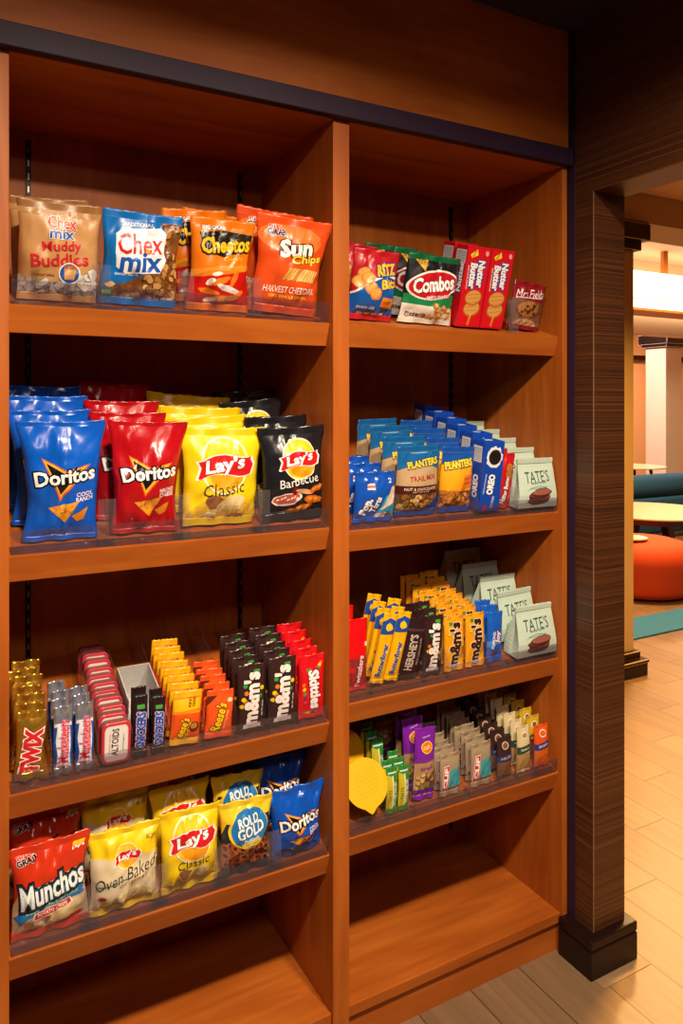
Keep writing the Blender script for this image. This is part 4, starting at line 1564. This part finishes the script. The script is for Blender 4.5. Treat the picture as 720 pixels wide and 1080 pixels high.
# ------------------------------------------------------------------ stocking the shelves
RN = random.Random(4)
SHELF = {a + str(i + 1): b + ' bay ' + c + ' shelf' for a, b in (('L', 'left'), ('R', 'right')) for i, c in enumerate(('top', 'second', 'third', 'fourth'))}
ORD = ['front', 'second', 'third', 'fourth', 'fifth', 'sixth', 'seventh', 'eighth', 'ninth', 'tenth', 'eleventh', 'twelfth']
USED = set()
def copy_thing(src):
    c = src.copy()
    COL.objects.link(c)
    for ch in src.children:
        d = ch.copy()
        COL.objects.link(d)
        d.parent = c
        for g in ch.children:
            e = g.copy()
            COL.objects.link(e)
            e.parent = d
    return c
def row(shelf, proto, desc, cat, group, slots, t=.02, lean=0.0, jit=.003, yaw=3.5, sc=.02, snug=True):
    """slots: (x, y behind the shelf's front edge, roll in degrees, scale) from front to back"""
    n = len(slots)
    for i, s in enumerate(slots):
        x, y = s[0], s[1]
        roll = s[2] if len(s) > 2 else 0
        k = s[3] if len(s) > 3 else 1.0
        if proto.name in USED:
            o = copy_thing(proto)
        else:
            o = proto
            USED.add(proto.name)
        tilt = 18.5 - lean
        roll += RN.uniform(-1.2, 1.2) if i else 0
        dz = t / 2 * math.tan(rad(max(tilt, 0))) + .0028 + abs(math.sin(rad(roll))) * .07
        jx = RN.uniform(-jit, jit) if i else 0
        o.location = (x + jx, YF + y, Z_L[shelf] + y * TAN + dz)
        o.rotation_euler = (rad(lean), rad(roll), rad(RN.uniform(-yaw, yaw) if i else 0))
        if i:
            k *= 1 + RN.uniform(-sc, sc)
        o.scale = (k, k, k)
        if snug:
            fit(o, shelf, x, y)
        if n == 1:
            lab = desc + ', alone on the ' + SHELF[shelf]
        elif i == 0:
            lab = desc + ', front one, ' + SHELF[shelf]
        else:
            lab = desc + ', ' + ORD[i] + ' from front, ' + SHELF[shelf]
        tag(o, lab, cat, (group + ' on the ' + SHELF[shelf]) if n > 1 else None)
def run(x, y0, dy, n, roll=0, dx=0.0, k=1.0):
    return [(x + dx * i, y0 + dy * i, roll, k) for i in range(n)]

# where the clear dividers stand
DIV = [('L1', .290, .085, 'between the tan bag and the blue bag'), ('L1', .455, .085, 'between the blue bag and the cheese puff bag'), ('L1', .604, .085, 'between the two orange bag rows'),
       ('L2', .300, .090, 'between the blue and the red tortilla bags'), ('L2', .448, .090, 'between the red and the yellow bags'), ('L2', .622, .090, 'between the yellow and the black bags'),
       ('L4', .268, .085, 'between the red crisps and the baked chips'), ('L4', .403, .085, 'between the baked chips and the small yellow bags'), ('L4', .530, .085, 'between the small yellow bags and the pretzels'), ('L4', .648, .085, 'between the pretzels and the small blue bags'),
       ('R1', 1.318, .085, 'between the red cartons and the maroon cookie pack')]
DIV2 = [('L3', .2005, 'between the gold and the silver bars'), ('L3', .2825, 'between the silver bars and the mint tins'), ('L3', .3485, 'between the mint tins and the brown bars'), ('L3', .4215, 'between the brown and the yellow topped bars'), ('L3', .4945, 'between the yellow topped and the orange bars'),
        ('L3', .5635, 'between the orange bars and the brown pouches'), ('L3', .6375, 'between the two brown pouch columns'), ('L3', .7085, 'between the brown and the red pouches'),
        ('R2', .967, 'between the pastry packs and the trail mix'), ('R2', 1.099, 'between the trail mix and the yellow nuts'), ('R2', 1.2035, 'between the yellow nuts and the blue cartons'), ('R2', 1.2805, 'between the blue cartons and the red packs'), ('R2', 1.333, 'between the red packs and the cookie bags'),
        ('R3', .8945, 'between the licorice and the yellow bars'), ('R3', 1.043, 'between the chocolate bars and the brown pouches'), ('R3', 1.1125, 'between the brown and the yellow pouches'), ('R3', 1.245, 'between the yellow pouches and the blue bars'), ('R3', 1.3045, 'between the blue bars and the cookie bags'),
        ('R4', .940, 'between the lidded pots and the green bars'), ('R4', 1.016, 'between the green bars and the purple pouches'), ('R4', 1.0945, 'between the purple pouches and the energy bars'), ('R4', 1.178, 'between the two energy bar columns'), ('R4', 1.2785, 'between the energy bars and the dark bars'), ('R4', 1.338, 'between the dark and the cream bars'), ('R4', 1.402, 'between the cream and the orange bars')]
DEEP = {'L1': .014, 'L2': .014, 'L4': .014, 'R1': .014}
def bounds(shelf, x, y):
    lo, hi = (XL0, XL1) if shelf[0] == 'L' else (XR0, XR1)
    for q in [d[:2] for d in DIV] + [d[:2] for d in DIV2]:
        if q[0] != shelf or shelf in DEEP:
            continue
        if q[1] <= x:
            lo = max(lo, q[1])
        else:
            hi = min(hi, q[1])
    return lo + .0016, hi - .0016
def fit(o, shelf, x, y):
    """keep a thing between the panels and dividers beside it"""
    lo, hi = bounds(shelf, x, y)
    for _ in range(2):
        M = Matrix.LocRotScale(o.location, o.rotation_euler, o.scale)
        xs = [(M @ v.co).x for p in [o] + list(o.children) if p.data for v in p.data.vertices]
        a, b = min(xs), max(xs)
        if b - a > hi - lo:
            q = (hi - lo) / (b - a)
            o.scale = (o.scale.x * q, o.scale.y, o.scale.z * (1 + q) / 2)
            o.location.x += (lo + hi) / 2 - (a + b) / 2
        elif a < lo:
            o.location.x += lo - a
        elif b > hi:
            o.location.x -= b - hi
# left bay, top shelf
row('L1', d_tan(), 'tan puffed cereal snack bag', 'snack bag', 'tan snack bags', [(.214, .040), (.200, .104, -2)], .02, 14, 0)
row('L1', d_bluemix(), 'blue snack mix bag', 'snack bag', 'blue snack mix bags', [(.366, .042, 1)], .02, 14)
row('L1', d_cheese_puffs(), 'orange and red cheese puff bag', 'chip bag', 'orange puff bags', [(.532, .042, 0), (.505, .108, -4), (.545, .172, 3)], .02, 14)
row('L1', d_sun(), 'orange wavy grain chip bag', 'chip bag', 'orange grain chip bags', [(.688, .042, 3), (.665, .112, 5)], .02, 15)
# second shelf
db = d_tortilla('#0b58c4', '#0a3a94', ('COOL', 'RANCH'), seed=11)
row('L2', db, 'large blue tortilla chip bag', 'chip bag', 'blue tortilla chip bags', [(.220, .038), (.200, .106, -1), (.206, .172, 1), (.196, .240)], .02, 4)
row('L2', d_tortilla('#ae0f19', '#7e1018', ('NACHO', 'CHEESE'), .153, .222, 13), 'large red tortilla chip bag', 'chip bag', 'red tortilla chip bags', [(.381, .038, 1), (.362, .104), (.360, .170, -1), (.366, .275)], .02, 4)
row('L2', d_classic(), 'large yellow potato chip bag', 'chip bag', 'yellow potato chip bags', [(.537, .046, 1), (.531, .112, -2), (.535, .182, 2), (.518, .245, 5)], .02, 4)
row('L2', d_bbq(), 'black barbecue potato chip bag', 'chip bag', 'black potato chip bags', [(.7135, .038, -3), (.704, .112, -3), (.694, .212, -6), (.70, .285, -3)], .02, 4)
# third shelf
row('L3', d_gold(), 'gold foil candy bar', 'candy bar', 'gold candy bars', run(.163, .020, .024, 7, 2), .014, 0, .006, 10)
sv = d_silver()
row('L3', sv, 'silver foil candy bar, left column', 'candy bar', 'silver candy bars', run(.2215, .018, .024, 4), .014, 0, .002)
row('L3', sv, 'silver foil candy bar, right column', 'candy bar', 'silver candy bars', run(.2605, .018, .024, 3), .014, 0, .002)
row('L3', d_tin(), 'red rimmed mint tin on end', 'mint tin', 'mint tins', run(.317, .018, .0235, 11, 1), .019, 2, .0035, 1, .0)
sn = d_brownbar()
row('L3', sn, 'brown candy bar, left column', 'candy bar', 'brown candy bars', run(.366, .018, .024, 2), .014, 0, .001)
row('L3', sn, 'brown candy bar, right column', 'candy bar', 'brown candy bars', run(.402, .018, .024, 2, 0, 0, .93), .014, 0, .001)
row('L3', d_kingsize(), 'yellow topped orange candy bar', 'candy bar', 'yellow and orange candy bars', run(.460, .018, .0245, 8, 5, -.0015), .014, 0, .003)
row('L3', d_orangebar(), 'plain orange candy bar', 'candy bar', 'orange candy bars', run(.526, .018, .0235, 5, 4, -.0015), .014, 0, .003)
m1 = mm('#35201f', '#efe6e0', '#241210', 81)
row('L3', m1, 'brown candy pouch, left column', 'candy pouch', 'brown candy pouches', run(.602, .020, .027, 5), .014, 0, .003, 4)
row('L3', m1, 'brown candy pouch, right column', 'candy pouch', 'brown candy pouches', run(.672, .020, .027, 5, 0, 0, 1.03), .014, 0, .003, 4)
row('L3', d_rainbow(), 'red fruit candy pouch', 'candy pouch', 'red candy pouches', run(.743, .020, .029, 5, 1, -.002), .014, 0, .003, 6)
# fourth shelf
row('L4', d_crisps(), 'shiny red potato crisp bag', 'chip bag', 'red crisp bags', [(.197, .026), (.185, .095, 2), (.190, .155, -2)], .01, 0)
row('L4', d_baked(), 'yellow and cream baked chip bag', 'chip bag', 'baked chip bags', [(.337, .026), (.335, .108), (.332, .168)], .01, 0)
row('L4', d_classic(.129, .160, 25, .66, .92), 'small yellow potato chip bag', 'chip bag', 'small yellow chip bags', [(.470, .026), (.472, .094, -2), (.468, .158)], .01, 0)
row('L4', d_pretzel(), 'blue and gold pretzel bag', 'pretzel bag', 'pretzel bags', [(.5865, .022, 1), (.590, .090, 2)], .01, 0)
row('L4', d_tortilla('#0b50b8', '#0a358a', ('COOL', 'RANCH'), .138, .144, 15), 'small blue tortilla chip bag', 'chip bag', 'small blue chip bags', [(.718, .026, -1), (.712, .116, 2), (.708, .190)], .01, 0)

# right bay, top shelf
row('R1', d_crackers(), 'red and blue cracker bag', 'cracker bag', 'cracker bags', [(.905, .045, 1), (.888, .120, 3)], .02, 15)
row('R1', d_combo(), 'black and green stuffed pretzel bag', 'snack bag', 'black and green snack bags', [(1.066, .045, 1), (1.050, .105, 3), (1.02, .165)], .02, 15)
pb = d_peanutbox()
row('R1', pb, 'red cookie carton, left column', 'cookie box', 'red cookie cartons', [(1.186, .050), (1.186, .106)], .05, 15, .002, 1, 0)
row('R1', pb, 'red cookie carton, right column', 'cookie box', 'red cookie cartons', [(1.2605, .050)], .05, 15, .002, 1, 0)
row('R1', d_cookiepack(), 'small maroon cookie pack', 'cookie pack', 'maroon cookie packs', [(1.372, .035, 4)], .02, 13)
# second shelf
row('R2', d_pastry(), 'blue foil toaster pastry pack', 'pastry pack', 'pastry packs', [(.906, .026), (.891, .070), (.885, .114)], .02, 7)
row('R2', d_trail(), 'blue topped tan trail mix pouch', 'nut pouch', 'trail mix pouches', [(1.033, .038), (1.018, .100), (1.014, .162), (1.018, .224)], .02, 7)
row('R2', d_nuts(), 'blue topped yellow nut pouch', 'nut pouch', 'yellow nut pouches', [(1.156, .038, 1), (1.158, .100), (1.165, .160), (1.17, .22)], .02, 7)
row('R2', d_sandwichbox(), 'blue sandwich cookie carton', 'cookie box', 'blue cookie cartons', run(1.242, .036, .0525, 6), .05, 8, .001, 0, 0)
row('R2', d_redpack(), 'narrow red peanut cookie pack', 'cookie pack', 'narrow red cookie packs', [(1.308, .034, 2), (1.306, .064, 2)], .02, 8)
t2 = d_tate(.134, .114, .052)
row('R2', t2, 'pale green paper cookie bag', 'cookie bag', 'pale green cookie bags', run(1.405, .034, .070, 5), .062, 8, .004, 3)
# third shelf
row('R3', d_licorice(), 'red licorice pack', 'licorice pack', 'licorice packs', [(.864, .032), (.855, .085)], .018, 2)
yb = d_yellowbar()
row('R3', yb, 'yellow and blue candy bar, left column', 'candy bar', 'yellow and blue candy bars', run(.915, .024, .026, 4, 11, .001), .014, 6, .001, 2, snug=False)
row('R3', yb, 'yellow and blue candy bar, right column', 'candy bar', 'yellow and blue candy bars', run(.954, .024, .026, 3, 11, .001), .014, 6, .001, 2, snug=False)
row('R3', d_chocobar(), 'dark brown chocolate bar', 'candy bar', 'chocolate bars', run(1.005, .026, .026, 3, 9, .0015), .014, 3, .001, 2, snug=False)
row('R3', mm('#35201f', '#efe6e0', '#241210', 82, .062, .148), 'brown candy pouch', 'candy pouch', 'brown candy pouches', run(1.078, .028, .028, 3, 3), .014, 1, .003, 4)
pn = mm('#f0a21a', '#3a1c14', '#f2dfb4', 86, .060, .134)
row('R3', pn, 'yellow candy pouch, left column', 'candy pouch', 'yellow candy pouches', run(1.1455, .030, .028, 8), .014, 0, .002, 3)
row('R3', pn, 'yellow candy pouch, right column', 'candy pouch', 'yellow candy pouches', run(1.2115, .030, .028, 8), .014, 0, .002, 3)
row('R3', d_bluebar(), 'bright blue candy bar', 'candy bar', 'blue candy bars', run(1.272, .030, .026, 3, 1), .016, 1, .004, 8)
row('R3', d_tate(.136, .115, .052, 65), 'pale green paper cookie bag', 'cookie bag', 'pale green cookie bags', run(1.406, .034, .072, 5, 0, -.003), .062, 6, .003, 3)
# fourth shelf
cup = d_cup()
for i, (x, y, z, tl) in enumerate(((.889, .070, .052, 60), (.880, .175, .058, 74))):
    o = cup if i == 0 else copy_thing(cup)
    o.rotation_euler = (rad(tl), 0, rad(6 if i else -4))
    o.location = (x, YF + y, Z_L['R4'] + y * TAN + z)
    o.scale = (.94, .94, .94)
    tag(o, ('white pot with yellow foil lid, front one by the center panel', 'white pot with yellow foil lid, tucked behind the front one')[i], 'snack cup', 'yellow lidded pots')
gb = d_greenbar()
row('R4', gb, 'green granola bar, right column', 'snack bar', 'green granola bars', run(.990, .024, .022, 3, 1, 0, .94), .014, 0, .001)
row('R4', gb, 'green granola bar, middle column', 'snack bar', 'green granola bars', run(.956, .024, .022, 2, 1, 0, .96), .014, 0, .001)
row('R4', gb, 'green granola bar, left column', 'snack bar', 'green granola bars', run(.962, .095, .026, 3, 0, 0, 1.1), .014, 0, .003)
row('R4', d_purple(), 'purple dried fruit pouch', 'snack pouch', 'purple fruit pouches', [(1.054, .034, 3), (1.022, .070, -2), (1.056, .115, 2), (1.045, .19, 0)], .014, 0)
cl = d_climb()
row('R4', cl, 'tan and turquoise energy bar, left column', 'energy bar', 'energy bars', run(1.132, .028, .021, 6), .014, 0, .002, 3)
row('R4', cl, 'tan and turquoise energy bar, right column', 'energy bar', 'energy bars', run(1.230, .028, .021, 8, 0, 0, 1.06), .014, 0, .003, 4)
row('R4', d_smallbox('#3a2422', '#23306a', '#c8b0a0', '#7a5638', 111, .048, .104, 'NUT'), 'dark brown snack bar', 'snack bar', 'dark brown snack bars', run(1.306, .028, .026, 7), .018, 0, .002, 2)
row('R4', d_smallbox('#d8c89a', '#2f4a3c', '#f0ead4', '#b08c52', 113, .043, .120, 'OAT'), 'cream snack bar', 'snack bar', 'cream snack bars', run(1.370, .028, .026, 8), .018, 0, .001, 2)
row('R4', d_smallbox('#e0561a', '#283a8a', '#f0d8c8', '#d8661e', 115, .050, .108, 'SOFT'), 'orange snack bar', 'snack bar', 'orange snack bars', [(1.436, .030)], .018, 0, 0, 0)
row('R4', d_smallbox('#c8a82a', '#6a4a20', '#f0e2b0', '#8a5a34', 117, .046, .112, 'SEED'), 'yellow and brown snack bar', 'snack bar', 'yellow and brown snack bars', run(1.434, .060, .029, 8, 0, -.001), .018, 0, .001, 2)

# white display tray behind the brown candy bars
bm = bmesh.new()
add_box(bm, -.034, .034, -.055, .055, 0, .002)
add_box(bm, -.034, -.032, -.055, .055, .002, .085)
add_box(bm, .032, .034, -.055, .055, .002, .085)
add_box(bm, -.032, .032, .053, .055, .002, .085)
add_box(bm, -.032, .032, -.055, -.053, .002, .03)
tray = tag(finish(bm, 'display_tray', WHITEPL), 'empty white display tray behind the two brown candy bar columns', 'tray')
tray.location = (.3862, YF + .135, Z_L['L3'] + .135 * TAN + .002)
tray.rotation_euler = (rad(18.5), 0, 0)

# clear plastic lips along the front edges and the dividers between rows
def guard(shelf, h=.045):
    x0, x1 = (XL0 + .004, XL1 - .004) if shelf[0] == 'L' else (XR0 + .004, XR1 - .004)
    g = tag(empty('front_guard', ((x0 + x1) / 2, YF + .003, Z_L[shelf] + .003 * TAN)), 'clear plastic lip along the front edge of the ' + SHELF[shelf], 'shelf guard', 'clear shelf lips')
    hw = (x1 - x0) / 2
    g_tilt = rad({'L1': 15, 'R2': 12, 'L4': 13}.get(shelf, 6))
    g.rotation_euler = (g_tilt, 0, 0)
    bm = bmesh.new()
    add_box(bm, -hw, hw, -.0008, .0008, .001, h, .0004)
    finish(bm, 'lip', SMOKE, g)
    bm = bmesh.new()
    add_prism(bm, [(0.001, .0006), (.030, .0006 + .030 * TAN), (.030, .0012 + .030 * TAN), (0.001, .0012)], -hw, hw)
    f = finish(bm, 'foot', SMOKE, g)
    f.rotation_euler = (-g_tilt, 0, 0)
def divider(shelf, x, h, deep, tabw, label, hb=None):
    hb = hb or h
    y = .0055
    d = tag(empty('shelf_divider', (x, YF + y, Z_L[shelf] + y * TAN + .001)), label, 'shelf divider', 'clear shelf dividers')
    bm = bmesh.new()
    prof = [(0.001, 0.001), (deep, deep * TAN + .001), (deep, deep * TAN + hb), (.03, .03 * TAN + hb), (0.001, h)]
    add_prism(bm, prof, -.0006, .0006)
    finish(bm, 'blade', CLEAR, d)
    if tabw:
        bm = bmesh.new()
        add_box(bm, -tabw / 2, tabw / 2, -.0006, .0006, .001, h, .0003)
        finish(bm, 'front_tab', CLEAR, d)
for k in Z_L:
    if k != 'R1':
        guard(k, .045 if k in ('L1', 'L2', 'L4') else .04)
for s, x, h, t in DIV:
    divider(s, x, h, DEEP[s], .034, 'clear plastic divider ' + t)
for s, x, t in DIV2:
    divider(s, x, .062, .33, 0, 'clear plastic divider ' + t, .085 if s == 'L3' else .07)
